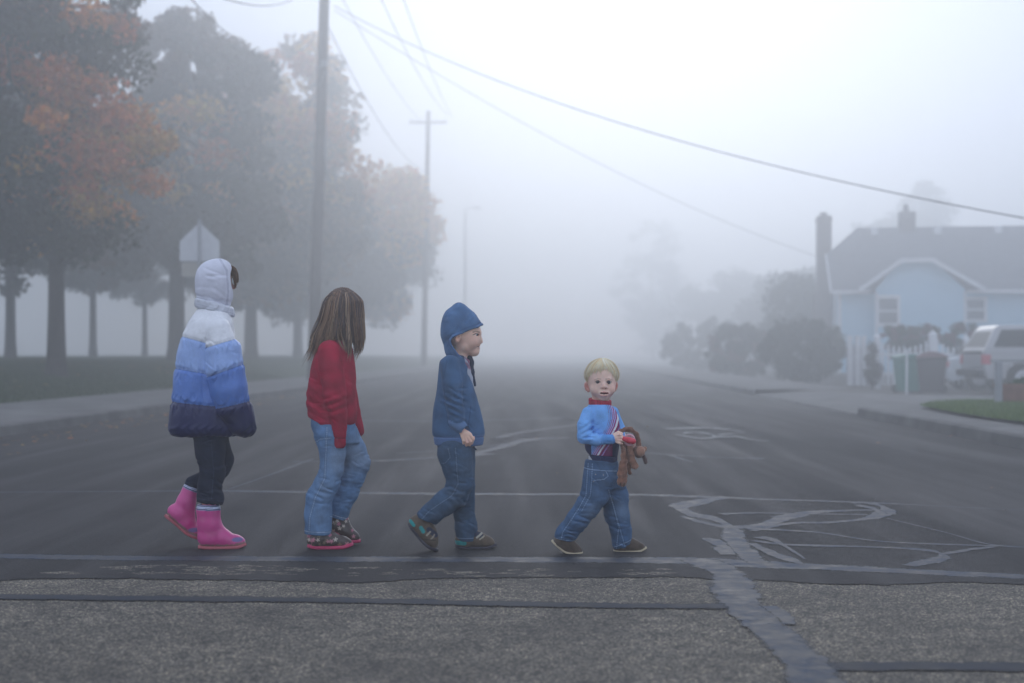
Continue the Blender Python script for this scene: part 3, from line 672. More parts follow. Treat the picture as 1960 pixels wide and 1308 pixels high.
ch = MB().box(-.62, -.03, 3.0, 4.0, 0, Zp(413, 3)); ch.box(-.66, .0, 2.95, 4.05, Zp(421, 3), Zp(418, 3)); ch.box(-.75, -.02, 2.85, 4.15, 0, Zp(560, 3)); ch.tube([(-.33, 3.5, Zp(413, 3)), (-.33, 3.5, Zp(405, 3))], .16, 10).build('chimney', M['brick'], house)
ch = MB().box(2.9, 3.55, 3.6, 4.4, RZ-.4, Zp(409, 4)); ch.tube([(3.2, 4, Zp(409, 4)), (3.2, 4, Zp(394, 4))], [.14, .1], 8); ch.build('chimney', M['brick'], roof)
for u in (1.65, 4.3, 6.8): MB().box(u, u+.28, 3.35, 3.62, RZ-.35, RZ-.05).build('roof_vent', M['trim'], roof)

# ---------------------------------------------------------------- picket fence
FY = 40.0; fs = FY/FPX
t = empty('picket_fence', ((1664-980)*fs, FY, .0), 'white picket fence with scalloped top in front of the blue house', 'fence')
zb = 0.03; topf = lambda px: CAMH+(679-(np.interp(px, [1664, 1690, 1712, 1740, 1765, 1782, 1792, 1800, 1815, 1850], [655, 655, 662, 664, 658, 646, 646, 655, 663, 666])))*fs
pk = MB(); x = 1690
while x < 1850:
    u = (x-1664)*fs; zt_ = topf(x); pk.prism([(u-.035, zb), (u+.035, zb), (u+.035, zt_-.05), (u, zt_), (u-.035, zt_-.05)], 0, .02, 'y'); x += 10.4
pk.build('pickets', M['trim'], t)
rl = MB().box((1684-1664)*fs, 2.8, .022, .06, .3, .38); rl.box((1684-1664)*fs, 2.8, .022, .06, .85, .93); rl.build('rail', M['trim'], t)
for px, hh, ww in ((1680, 646, .075), (1786, 641, .10), (1850, 650, .07)):
    u = (px-1664)*fs; z1 = CAMH+(679-hh)*fs; q = MB().box(u-ww, u+ww, -.03, .1, -.1, z1); q.add([(u-ww*1.3, -.05, z1), (u+ww*1.3, -.05, z1), (u+ww*1.3, .12, z1), (u-ww*1.3, .12, z1), (u, .035, z1+.13)], [(0, 1, 4), (1, 2, 4), (2, 3, 4), (3, 0, 4), (3, 2, 1, 0)]); q.build('post', M['trim'], t)
# second short fence run / gate left of it
t = empty('garden_gate', ((1622-980)*43/FPX, 43, .0), 'pale low garden gate between the rounded shrub and the picket fence', 'gate')
s43 = 43/FPX
MB().box(0, 42*s43, 0, .12, -.05, CAMH+(679-665)*s43).build('panel', mat('pale_gate_board', (.45, .45, .47), .7, .15, 3, .3, 20), t)
for u in (0.02, 16*s43, 28*s43): MB().box(u, u+.12, -.04, .16, -.05, CAMH+(679-643)*s43).build('post', M['trim'], t)
# flowering shrubs leaning over the fence
for k, (px, Y, zc_, a, b, lab) in enumerate([(1722, 41.2, 1.25, .52, .55, 'leafy rose bush drooping over the picket fence below the window'), (1770, 41.4, 1.25, .48, .58, 'rose bush spilling over the middle of the picket fence'), (1845, 40.9, 1.15, .6, .62, 'bushy shrub between the picket fence and the vehicle')]):
    bush(lab, px, Y, zc_, a, b, 70, 90, .035, [(.05, .07, .04), (.06, .07, .045), (.14, .06, .07)], 80+k, 'garden bushes by the picket fence', trunk=.025)
bush('dark narrow shrub in front of the garden gate', 1668, 40.0, .55, .22, .6, 30, 90, .035, [(.05, .04, .045), (.04, .045, .035)], 90, 'garden bushes by the picket fence', trunk=.02)

# ---------------------------------------------------------------- wheeled bins
M['bin_green'] = mat('green_bin_plastic', (.02, .20, .16), .5, .1, 4)
M['bin_dark'] = mat('dark_bin_plastic', (.045, .035, .045), .5, .15, 4)
M['lid_red'] = mat('faded_red_lid', (.22, .11, .12), .6, .15)
M['rubber'] = mat('rubber', (.02, .02, .022), .75, .2)
def wheel_mb(cx, cy, cz, r, w_, mb=None, n=20):
    mb = mb or MB(); mb.tube([(cx, cy-w_/2, cz), (cx, cy-w_/2+.01, cz), (cx, cy+w_/2-.01, cz), (cx, cy+w_/2, cz)], [r*.9, r, r, r*.9], n); return mb
def bin_(label, px, Y, wd, dp, h, body, lid, rz=0, dome=.06, group='wheeled bins by the driveway'):
    t = empty('wheeled_bin', ((px-980)*Y/FPX, Y, -.085), label, 'bin', group, rz)
    a, b = wd/2*.78, dp/2*.78; A_, B_ = wd/2, dp/2
    V = [(-a, -b, .03), (a, -b, .03), (a, b, .03), (-a, b, .03), (-A_, -B_, h), (A_, -B_, h), (A_, B_, h), (-A_, B_, h)]
    m = MB().add(V, [(0, 3, 2, 1), (4, 5, 6, 7), (0, 1, 5, 4), (1, 2, 6, 5), (2, 3, 7, 6), (3, 0, 4, 7)]); m.box(-A_-.02, A_+.02, -B_-.02, B_+.02, h-.07, h-.01)
    m.build('body', body, t, bevel=.03)
    prof = [(-A_-.03, h)]+[(-A_-.03+(wd+.06)*i/10, h+.02+dome*math.sin(math.pi*i/10)) for i in range(11)]+[(A_+.03, h)]
    l = MB().prism(prof, -B_-.03, B_+.06, 'y'); l.build('lid', lid, t, bevel=.008)
    MB().tube([(-A_+.05, B_+.02, h-.03), (-A_+.05, B_+.12, h), (A_-.05, B_+.12, h), (A_-.05, B_+.02, h-.03)], .015, 6).build('handle', body, t)
    for s in (-1, 1): wheel_mb(0, 0, 0, .11, .05).build('wheel', M['rubber'], t).location = (s*(A_-.02)*.8, B_*.8, .10)
    return t
bin_('green wheeled bin standing at the driveway edge', 1737, 36.2, .60, .55, .90, M['bin_green'], M['bin_green'], .1)
bin_('dark bin with faded reddish domed lid beside the green bin', 1783, 36.0, .74, .62, .90, M['bin_dark'], M['lid_red'], -.25, .13)
t = tag(MB().tube([((1735-980)*31.5/FPX, 31.5, -.08), ((1735-980)*31.5/FPX+.01, 31.5, .98)], [.024, .022], 8).build('marker_stake', M['trim']), 'thin white stake standing in front of the green bin', 'stake')

# ---------------------------------------------------------------- vehicles
def mat_paint(name, c, r=.35): return mat(name, c, r, .04, 3, spec=.5, coat=.3, metal=.25)
M['silver'] = mat_paint('silver_car_paint', (.42, .42, .43)); M['whitecar'] = mat_paint('pale_car_paint', (.62, .66, .70))
M['autoglass'] = mat('tinted_car_glass', (.012, .014, .018), .3, spec=.1)
M['blackpl'] = mat('black_trim', (.03, .03, .032), .6)
M['chrome'] = mat('chrome', (.55, .56, .58), .25, metal=.9)
M['taillight'] = mat('red_tail_light', (.50, .03, .06), .3, spec=.6)
def car(name, label, loc, rz, lower, cab, W_, wheels, wr, paint, glass_side, zb, clear):
    """side profile lofted across the width with tumblehome. lower/cab: (x,z) outlines; vehicle rear at x=0, right side towards -y"""
    t = empty(name, loc, label, 'car', None, rz); hw = W_/2
    def loft(prof, ys, scales, ctr):
        V = []; n = len(prof); F = []
        for y, s in zip(ys, scales):
            for x, z in prof: V.append((ctr[0]+(x-ctr[0])*s, y, ctr[1]+(z-ctr[1])*s))
        for j in range(len(ys)-1):
            for i in range(n): F.append((j*n+i, j*n+(i+1) % n, (j+1)*n+(i+1) % n, (j+1)*n+i))
        F.append(tuple(range(n-1, -1, -1))); F.append(tuple((len(ys)-1)*n+i for i in range(n)))
        return V, F
    # wheel arches cut into the lower outline
    prof = []
    xs = sorted(wheels)
    top = lower
    bot = []
    x0, x1 = lower[0][0], lower[-1][0]
    bot.append((x1-.05, clear))
    for cx in reversed(xs):
        ar = wr*1.28
        for k in range(9):
            a = math.pi*k/8; bot.append((cx+ar*math.cos(a), max(clear, wr+ar*math.sin(a)*.98)))
    bot.append((x0+.05, clear))
    L_ = (min(p[0] for p in lower)+max(p[0] for p in lower))/2
    V, F = loft(top+bot, [-hw, -hw+.06, hw-.06, hw], [.985, 1, 1, .985], (L_, clear+.4))
    b = MB().add(V, F).build('body', paint, t, bevel=.02)
    hc = hw-.04
    Vc = []; n = len(cab); 
    for y, s in ((-hc, 0), (-hc+.16, 1), (hc-.16, 1), (hc, 0)):
        for x, z in cab: 
            Vc.append((x, y if s == 0 else y, z))
    # tumblehome: top narrower
    zmin = min(z for x, z in cab); zmax = max(z for x, z in cab)
    V2 = []; F2 = []
    for sgn in (-1, 1):
        for x, z in cab: V2.append((x, sgn*(hc-.17*(z-zmin)/(zmax-zmin)), z))
    F2 = [tuple(range(n)), tuple(range(2*n-1, n-1, -1))]+[(i, i+n, (i+1) % n+n, (i+1) % n) for i in range(n)]
    c = MB().add(V2, F2).build('cabin', paint, t, bevel=.03)
    for sgn in (-1, 1):
        for poly in glass_side:
            q = []
            for dy in (.004, -.02):
                for x, z in poly: q.append((x, sgn*(hc-.17*(z-zmin)/(zmax-zmin)+dy), z))
            k = len(poly); g_ = MB().add(q, [tuple(range(k)), tuple(range(2*k-1, k-1, -1))]+[(i, i+k, (i+1) % k+k, (i+1) % k) for i in range(k)])
            g_.build('side_window', M['autoglass'], t)
    # rear & front glass laid on the first and last cabin slopes
    for (pa, pb), nm in (((cab[0], cab[1]), 'rear_window'), ((cab[-1], cab[-2]), 'windscreen')):
        a = Vector((pa[0], 0, pa[1])); b_ = Vector((pb[0], 0, pb[1])); d = b_-a; nr = Vector((-d.z, 0, d.x)).normalized()
        if (nm == 'rear_window' and nr.x > 0) or (nm == 'windscreen' and nr.x < 0): nr = -nr
        lo = a+d*.14+nr*.005; hi = a+d*.86+nr*.005; w0 = hc-.12; w1 = hc-.26
        V = [lo+Vector((0, -w0, 0)), lo+Vector((0, w0, 0)), hi+Vector((0, w1, 0)), hi+Vector((0, -w1, 0))]
        V += [v-nr*.02 for v in V]
        MB().add(V, [(0, 1, 2, 3), (7, 6, 5, 4), (0, 4, 5, 1), (1, 5, 6, 2), (2, 6, 7, 3), (3, 7, 4, 0)]).build(nm, M['autoglass'], t)
    for cx in wheels:
        for sgn in (-1, 1):
            w = wheel_mb(0, 0, 0, wr, .2, n=28).build('wheel', M['rubber'], t, smooth=False); w.location = (cx, sgn*(hw-.13), wr)
            wheel_mb(0, sgn*.075, 0, wr*.62, .06, n=20).build('rim', M['chrome'], w)
    return t, hw
SUVX = (1884-980)*34/FPX
lower = [(0, .52), (-.02, .62), (.0, 1.02), (1.9, 1.04), (3.2, 1.03), (4.35, .95), (4.5, .62), (4.48, .50)]
cabp = [(.02, 1.02), (.30, 1.52), (.42, 1.60), (2.2, 1.62), (2.5, 1.58), (3.15, 1.03)]
suv, hw = car('parked_suv', 'silver station wagon parked on the driveway with its tail toward the street', (SUVX, 34+.88, -.085), 0, lower, cabp, 1.76, [.95, 3.55], .36, M['silver'],
    [[(.24, 1.09), (.47, 1.49), (1.32, 1.50), (1.32, 1.09)], [(1.42, 1.09), (1.42, 1.50), (2.2, 1.51), (2.2, 1.09)], [(2.3, 1.09), (2.3, 1.50), (2.47, 1.48), (2.86, 1.09)]], 1.02, .36)
suv.scale = (1, 1, 1.05)
MB().box(-.14, .0, -.86, .86, .42, .58).build('bumper', M['blackpl'], suv, bevel=.02)
for s in (-1, 1):
    MB().box(-.03, .16, s*.80-.085, s*.80+.085, .70, .92).build('tail_light', M['taillight'], suv, bevel=.01)
MB().box(.2, 4.3, -.892, -.878, .74, .77).build('side_moulding', M['chrome'], suv)
MB().box(-.035, .0, -.70, .70, .94, 1.0).build('tailgate_strip', M['blackpl'], suv)
lower2 = [(0, .35), (-.02, .55), (.05, .86), (.8, .92), (3.2, .90), (4.2, .78), (4.35, .5), (4.3, .32)]
cab2 = [(.5, .90), (1.0, 1.36), (1.3, 1.42), (2.2, 1.42), (2.5, 1.36), (3.2, .89)]
c2, hw2 = car('parked_car', 'pale car mostly hidden behind the silver wagon and the dark bin', ((1815-980)*38.6/FPX, 38.6+.85, -.085), 0, lower2, cab2, 1.7, [.85, 3.4], .31, M['whitecar'],
    [[(.95, .95), (1.25, 1.32), (1.75, 1.33), (1.75, .95)], [(1.85, .95), (1.85, 1.33), (2.3, 1.31), (2.85, .95)]], .9, .22)
MB().box(-.10, .0, -.8, .8, .3, .5).build('bumper', M['whitecar'], c2, bevel=.02)
for s in (-1, 1): MB().box(-.02, .12, s*.72-.1, s*.72+.1, .62, .78).build('tail_light', M['taillight'], c2, bevel=.01)

# ---------------------------------------------------------------- planter, post, verge on the right
pb = gd(1945, 775, .15); PY = pb.y
M['terracotta'] = mat('faded_terracotta', (.24, .115, .085), .85, .2, 6, .3, 40)
t = empty('planter', ((1958-980)*PY/FPX, PY+.2, .15), 'faded terracotta rectangular planter with a low plant at the right edge', 'planter')
m = MB(); a, b, A_, B_, h = .25, .14, .30, .18, .30
m.add([(-a, -b, 0), (a, -b, 0), (a, b, 0), (-a, b, 0), (-A_, -B_, h), (A_, -B_, h), (A_, B_, h), (-A_, B_, h), (-A_+.03, -B_+.03, h), (A_-.03, -B_+.03, h), (A_-.03, B_-.03, h), (-A_+.03, B_-.03, h), (-A_+.03, -B_+.03, h-.05), (A_-.03, -B_+.03, h-.05), (A_-.03, B_-.03, h-.05), (-A_+.03, B_-.03, h-.05)],
      [(0, 3, 2, 1), (0, 1, 5, 4), (1, 2, 6, 5), (2, 3, 7, 6), (3, 0, 4, 7), (4, 5, 9, 8), (5, 6, 10, 9), (6, 7, 11, 10), (7, 4, 8, 11), (8, 9, 13, 12), (9, 10, 14, 13), (10, 11, 15, 14), (11, 8, 12, 15), (12, 13, 14, 15)])
m.build('pot', M['terracotta'], t); 
m = MB().box(-A_-.012, A_+.012, -B_-.012, -B_+.0, h-.045, h+.004); m.box(-A_-.012, -A_, -B_, B_, h-.045, h+.004); m.box(A_, A_+.012, -B_, B_, h-.045, h+.004); m.build('rim', M['terracotta'], t)
plant = empty('potted_plant', ((1970-980)*PY/FPX, PY+.2, .15+h-.06), 'low green plant growing in the terracotta planter', 'plant')
g_ = np.random.default_rng(5); leaf_mesh('leaves', g_.normal(size=(24, 3))*np.array([.09, .05, .03])+np.array([0, 0, .09]), np.full(24, .05), np.array([[.05, .10, .04]]*24), 40, .018, plant, seed=9)
bm_ = MB()
for k in range(7): bm_.tube([(0, 0, 0), (.05*math.cos(k), .04*math.sin(k), .1)], [.006, .003], 5)
bm_.build('stems', M['bark'], plant)
t = empty('hand_rail', ((1911-980)*PY/FPX, PY, .15), 'grey square post with thin top rail left of the planter', 'railing')
s_ = PY/FPX; MB().box(-.045, .045, -.045, .045, -.1, (768-686)*s_).build('post', mat('grey_painted_post', (.30, .31, .34), .6, .1, 5), t, bevel=.004)
MB().box(-.12, 1.1, -.02, .02, (768-687)*s_+.01, (768-683)*s_+.01).build('rail', M['steel'], t)
gp = [(1762, 779), (1790, 773), (1850, 770), (1960, 771), (2200, 775), (2300, 850), (2060, 828), (1960, 811), (1900, 803), (1850, 796), (1795, 786)]
sheet('lawn', [(gd(*p, .15).x, gd(*p, .15).y) for p in gp], .172, M['grass2'], .03, .15, 8)
# blades along the verge so its edge is not a cut line
def blades(name, fn, n, h, cols, seed):
    g_ = np.random.default_rng(seed); P0 = fn(g_, n); k = len(P0)
    d = g_.normal(size=(k, 2)); d /= np.linalg.norm(d, axis=1)[:, None]; hh = h*g_.uniform(.4, 1.2, k)
    V = np.zeros((k, 3, 3)); V[:, 0] = P0; V[:, 1] = P0; V[:, 0, :2] -= d*.006; V[:, 1, :2] += d*.006
    V[:, 2] = P0; V[:, 2, :2] += g_.normal(size=(k, 2))*h*.35; V[:, 2, 2] += hh
    c = np.array(cols)[g_.integers(0, len(cols), k)]*g_.uniform(.7, 1.3, (k, 1))
    o = link_mesh(name, V.reshape(-1, 3), np.arange(3*k).reshape(-1, 3), M['leaf'], col=np.repeat(c, 3, axis=0)); tag(o, kind='stuff'); return o
def inpoly(pts, poly):
    x, y = pts[:, 0], pts[:, 1]; ins = np.zeros(len(pts), bool); j = len(poly)-1
    for i in range(len(poly)):
        xi, yi = poly[i]; xj, yj = poly[j]
        with np.errstate(divide='ignore', invalid='ignore'):
            c = ((yi > y) != (yj > y)) & (x < (xj-xi)*(y-yi)/(yj-yi)+xi)
        ins ^= c; j = i
    return ins
gpoly = [(gd(*p, .15).x, gd(*p, .15).y) for p in gp]
def vf(g_, n):
    a = np.array(gpoly); lo = a.min(0); hi = a.max(0); p = g_.uniform(lo, hi, (n, 2)); p = p[inpoly(p, gpoly)]
    return np.c_[p, np.full(len(p), .165)]
blades('verge_grass', vf, 60000, .055, [(.10, .17, .04), (.14, .20, .05), (.08, .13, .03)], 3)
def lf(g_, n):
    Y = g_.uniform(14, 44, n); s = g_.uniform(2.35, 15, n)**1.0; x = XL-s; P_ = np.outer(Y, np.array(rd))+np.outer(x, np.array(rx))
    zs = [(0, .14), (2.4, .146), (2.6, .19), (4.5, .42), (6.5, .62), (10, .74), (16, .80)]
    P_[:, 2] = np.interp(s, [a for a, b in zs], [b for a, b in zs])-.005; return P_
blades('lawn_grass', lf, 160000, .075, [(.04, .07, .02), (.05, .085, .025), (.03, .05, .018), (.075, .08, .03)], 4)
# fallen leaves
def fallen(name, n, fn, seed, size=.05):
    g_ = np.random.default_rng(seed); P0 = fn(g_, n); k = len(P0); a = g_.uniform(0, 6.28, k); s = size*g_.uniform(.5, 1.3, k)
    u = np.c_[np.cos(a), np.sin(a), g_.uniform(-.2, .5, k)]*s[:, None]; v = np.c_[-np.sin(a), np.cos(a), g_.uniform(-.2, .5, k)]*s[:, None]*.6
    V = np.stack([P0-u, P0-v*.9, P0+u, P0+v], 1); V[:, :, 2] = np.maximum(V[:, :, 2], P0[:, 2:3]+.003)
    c = np.array(YELL+ORANGE+BROWN)[g_.integers(0, 10, k)]
    o = link_mesh(name, V.reshape(-1, 3), np.arange(4*k).reshape(-1, 4), M['leaf'], col=np.repeat(c, 4, axis=0)); tag(o, kind='stuff')
def fl(g_, n):
    P_ = lf(g_, n); P_[:, 2] += .03; return P_
fallen('fallen_leaves', 700, fl, 6, .06)
def fr(g_, n):
    s = np.abs(g_.normal(0, .45, n))+.03; Y = g_.uniform(11, 34, n); P_ = np.outer(Y, np.array(rd))+np.outer(XL+s, np.array(rx)); P_[:, 2] = .008; return P_
fallen('fallen_leaves', 260, fr, 8, .04)
def fs_(g_, n):
    P_ = np.c_[g_.uniform(-5, 6, n), g_.uniform(7, 20, n), np.full(n, .008)]; return P_
fallen('fallen_leaves', 40, fs_, 9, .022)

# ---------------------------------------------------------------- painted road legends (worn)
def pstroke(name, strokes, z=.0125, mt=None):
    for k, s in enumerate(strokes):
        V, F = stroke(s, z+k*.0004, seed=k+5, jag=.01); tag(link_mesh(name, V, F, mt or M['paint'], col=worn(V)), kind='structure')
pstroke('road_marking', [[(1276, 821, 2.2), (1320, 819.5, 2.4), (1370, 820, 2), (1425, 827, 1.2)],
    [(1293, 832, 1.5), (1310, 835, 2), (1345, 839.5, 2), (1370, 836, 2), (1352, 830, 2.4), (1322, 828, 2.4), (1308, 831, 1.5)],
    [(1365, 837, 1.6), (1385, 836, 2.6), (1412, 836.5, 2.2), (1440, 842, 1.6), (1474, 844, .8)], [(1372, 833, 1.2), (1395, 830.5, 1.6), (1420, 829, 1)]])
pstroke('road_marking', [[(x, 752.5+.05*(x-1190), 1.2), (x+9, 753.2+.05*(x-1190), 1.3)] for x in (1178, 1198, 1216)]+[[(1240, 752.8, 1), (1262, 754.4, 1.3)], [(1240, 755.4, 1), (1275, 756.6, .9)], [(1278, 757, 1.2), (1310, 758.5, 1.1)]])
# ================================================================ implicit-surface modelling for the children
# Figures are modelled in "figure units" (1 unit = 1 photo pixel at the figure's distance, about 2.4 mm):
# x along the walking direction, y downwards, d away from the viewer's side; then scaled to metres.
f4 = np.float32
class Vol:
    def __init__(s, lo, hi, h):
        s.lo = np.array(lo, f4); s.h = h; s.n = np.ceil((np.array(hi)-np.array(lo))/h).astype(int)+1
        s.F = np.full(s.n, 50, f4); s.L = np.zeros(s.n, np.uint8)
    def blk(s, lo, hi):
        a = np.clip(np.floor((np.array(lo)-s.lo)/s.h).astype(int), 0, s.n); b = np.clip(np.ceil((np.array(hi)-s.lo)/s.h).astype(int)+1, 0, s.n)
        sl = tuple(slice(i, j) for i, j in zip(a, b))
        g = [(s.lo[c]+np.arange(a[c], b[c], dtype=f4)*s.h).astype(f4) for c in range(3)]
        return sl, g[0][:, None, None], g[1][None, :, None], g[2][None, None, :]
    def comb(s, sl, f, k, op, lab):
        c = s.F[sl]; f = f.astype(f4)
        if f.size == 0: return
        if op == 'u':
            if lab is not None: s.L[sl] = np.where(f < c, lab, s.L[sl])
            if k > 0:
                hh = np.maximum(k-np.abs(c-f), 0)/k; s.F[sl] = np.minimum(c, f)-hh*hh*k*.25
            else: s.F[sl] = np.minimum(c, f)
        elif op == 's':
            f = -f
            if lab is not None: s.L[sl] = np.where(f > c, lab, s.L[sl])
            if k > 0:
                hh = np.maximum(k-np.abs(c-f), 0)/k; s.F[sl] = np.maximum(c, f)+hh*hh*k*.25
            else: s.F[sl] = np.maximum(c, f)
    def rc(s, a, b, ra, rb, k=6, sd=1.0, op='u', lab=None):
        """round cone; sd squashes it in depth about the mean depth"""
        a = np.array(a, float); b = np.array(b, float); m = max(ra, rb)+k+3; mm = np.array([m, m, m*max(1, sd)])
        sl, X, Y, Z = s.blk(np.minimum(a, b)-mm, np.maximum(a, b)+mm)
        z0 = (a[2]+b[2])/2; az = (a[2]-z0)/sd; bz = (b[2]-z0)/sd
        Zs = (Z-z0)/sd; d = np.array([b[0]-a[0], b[1]-a[1], bz-az]); dd = max(1e-6, d@d)
        t = np.clip(((X-a[0])*d[0]+(Y-a[1])*d[1]+(Zs-az)*d[2])/dd, 0, 1)
        f = np.sqrt((X-a[0]-d[0]*t)**2+(Y-a[1]-d[1]*t)**2+(Zs-az-d[2]*t)**2)-(ra+(rb-ra)*t)
        if sd < 1: f = f*sd**.5
        s.comb(sl, f, k, op, lab); return s
    def chain(s, pts, k=6, sd=1.0, op='u', lab=None):
        for p, q in zip(pts[:-1], pts[1:]): s.rc(p[:3], q[:3], p[3], q[3], k, sd, op, lab)
        return s
    def ell(s, c, r, ang=0, k=4, op='u', lab=None):
        m = max(r)+k+3; c = np.array(c, float); sl, X, Y, Z = s.blk(c-m, c+m); ca, sa = math.cos(R(ang)), math.sin(R(ang))
        x = (X-c[0])*ca+(Y-c[1])*sa; y = -(X-c[0])*sa+(Y-c[1])*ca; z = Z-c[2]
        q = np.sqrt((x/r[0])**2+(y/r[1])**2+(z/r[2])**2); g = np.sqrt((x/r[0]**2)**2+(y/r[1]**2)**2+(z/r[2]**2)**2)
        f = q*(q-1)/np.maximum(g, 1e-4); f = np.where(q < .3, -min(r)*(1-q), f)
        s.comb(sl, f, k, op, lab); return s
    def loft(s, rows, k=6, rnd=4, op='u', lab=None, pw=2.0, sm=3):
        """rows: (y, xl, xr, half depth, [depth centre]) slices of a garment or trunk"""
        rows = [tuple(r)+(0,)*(5-len(r)) for r in rows]; y0, y1 = rows[0][0], rows[-1][0]; A = np.array(rows, float)
        m = k+3; lo = (A[:, 1].min()-m, y0-m, (A[:, 4]-A[:, 3]).min()-m); hi = (A[:, 2].max()+m, y1+m, (A[:, 4]+A[:, 3]).max()+m)
        sl, X, Y, Z = s.blk(lo, hi); yy = Y.ravel()
        yy2 = np.arange(y0-20, y1+20, .5); ker = np.exp(-.5*(np.arange(-16, 17)*.5/sm)**2); ker /= ker.sum()
        def ip(c):
            v = np.interp(yy2, A[:, 0], A[:, c]); v = np.convolve(np.pad(v, 16, 'edge'), ker, 'valid'); return np.interp(yy, yy2, v).astype(f4)[None, :, None]
        xl, xr, hd, dc = ip(1), ip(2), ip(3), ip(4); xc = (xl+xr)/2; hx = np.maximum((xr-xl)/2, .5); hd = np.maximum(hd, .5)
        q = (np.abs((X-xc)/hx)**pw+np.abs((Z-dc)/hd)**pw)**(1/pw)
        f = (q-1)*np.minimum(hx, hd)
        e = np.maximum(y0-Y, Y-y1)+rnd; f2 = f+rnd
        f = np.where((e > 0) & (f2 > 0), np.sqrt(np.maximum(e, 0)**2+np.maximum(f2, 0)**2), np.maximum(e, f2))-rnd
        s.comb(sl, f, k, op, lab); return s
    def disp(s, fn, band=7):
        """displace the surface: fn(x,y,d)->outward offset (evaluated near the surface only)"""
        I = np.nonzero(np.abs(s.F) < band); P_ = [s.lo[c]+I[c].astype(f4)*s.h for c in range(3)]
        s.F[I] -= fn(*P_).astype(f4); return s
    def mesh(s):
        F = s.F; ins = F < 0; n = F.shape
        c = [ins[i:n[0]-1+i, j:n[1]-1+j, k:n[2]-1+k] for i in (0, 1) for j in (0, 1) for k in (0, 1)]
        al = c[0].copy(); an = c[0].copy()
        for q in c[1:]: al &= q; an |= q
        act = an & ~al; idx = np.full(act.shape, -1, np.int32); I = np.nonzero(act); nv = len(I[0]); idx[I] = np.arange(nv)
        acc = np.zeros((nv, 3), f4); cnt = np.zeros(nv, f4); B = np.stack(I, 1)
        cor = [(i, j, k) for i in (0, 1) for j in (0, 1) for k in (0, 1)]
        val = {q: F[B[:, 0]+q[0], B[:, 1]+q[1], B[:, 2]+q[2]] for q in cor}
        for a in cor:
            for ax in range(3):
                if a[ax] == 0:
                    b = list(a); b[ax] = 1; b = tuple(b); va, vb = val[a], val[b]; m = (va < 0) != (vb < 0)
                    t = np.where(m, va/np.where(m, va-vb, 1), 0); p = np.zeros((nv, 3), f4); p[:] = a; p[:, ax] = t
                    acc[m] += p[m]; cnt[m] += 1
        loc = B+acc/cnt[:, None]; V = s.lo+loc*s.h; Q = []
        for ax in range(3):
            sl0 = [slice(None)]*3; sl1 = [slice(None)]*3; sl0[ax] = slice(0, -1); sl1[ax] = slice(1, None)
            a = ins[tuple(sl0)]; b = ins[tuple(sl1)]; u, v = [(1, 2), (2, 0), (0, 1)][ax]
            for flip, m in ((False, a & ~b), (True, ~a & b)):
                E = np.stack(np.nonzero(m), 1); E = E[(E[:, u] > 0) & (E[:, v] > 0) & (E[:, u] < n[u]-1) & (E[:, v] < n[v]-1)]
                if not len(E): continue
                def cell(du, dv):
                    e = E.copy(); e[:, u] -= du; e[:, v] -= dv; return idx[e[:, 0], e[:, 1], e[:, 2]]
                q = np.stack([cell(1, 1), cell(0, 1), cell(0, 0), cell(1, 0)], 1)
                if flip: q = q[:, ::-1]
                Q.append(q)
        Q = np.concatenate(Q); Q = Q[(Q >= 0).all(1)]
        s.lab = s.L[tuple(np.clip(np.round(loc).astype(int), 0, np.array(n)-1).T)]
        return V.astype(float), Q
def wsin(x, y, z, kx, ky, kz, ph=0, w=1.6):
    return np.sin(kx*x+ky*y+kz*z+ph+w*np.sin(.53*ky*x-.61*kx*y+.4*kz*z+ph*1.7)+.8*np.sin(.31*kx*y+.9*kz*z+2.1*ph))
def blot(x, y, z, s_, ph=0):
    return (wsin(x, y, z, s_, .7*s_, .8*s_, ph)+wsin(x, y, z, -.8*s_, 1.1*s_, .6*s_, ph+2)+wsin(x, y, z, 1.9*s_, -1.6*s_, 1.7*s_, ph+4)*.5)/2.5
def creases(x, y, d, seed, n, box, ang, spread, lng, w, amp, pts=None):
    """short tapered fold lines; box (x0, y0, x1, y1) or given start points; different folds on the two sides"""
    rg = random.Random(seed); out = np.zeros(x.shape, f4)
    for side in (-1, 1):
        m = np.clip(.5+side*d/8., 0, 1)
        for i in range(n):
            if pts: px, py = pts[i % len(pts)]; px += rg.uniform(-3, 3); py += rg.uniform(-2, 2)
            else: px, py = rg.uniform(box[0], box[2]), rg.uniform(box[1], box[3])
            a = R(ang+rg.uniform(-spread, spread)); L_ = lng*rg.uniform(.5, 1.4); dx, dy = math.cos(a), math.sin(a); ww = w*rg.uniform(.7, 1.5); am = amp*rg.uniform(.4, 1.2)
            u = (x-px)*dx+(y-py)*dy; v = -(x-px)*dy+(y-py)*dx+(u/L_)**2*L_*rg.uniform(-.25, .25)
            t = np.clip(1-(2*u/L_-1)**2, 0, 1) if pts else np.clip(1-(u/L_*2)**2, 0, 1)
            out += (m*am*t*(np.exp(-(v/ww)**2)-.55*np.exp(-((v-ww*1.7)/(ww*1.5))**2))).astype(f4)
    return out
def dpoly(x, y, poly):
    best = np.full(np.shape(x), 1e9)
    for (ax, ay), (bx, by) in zip(poly[:-1], poly[1:]):
        dx, dy = bx-ax, by-ay; t = np.clip(((x-ax)*dx+(y-ay)*dy)/(dx*dx+dy*dy+1e-9), 0, 1)
        best = np.minimum(best, np.hypot(x-ax-dx*t, y-ay-dy*t))
    return best
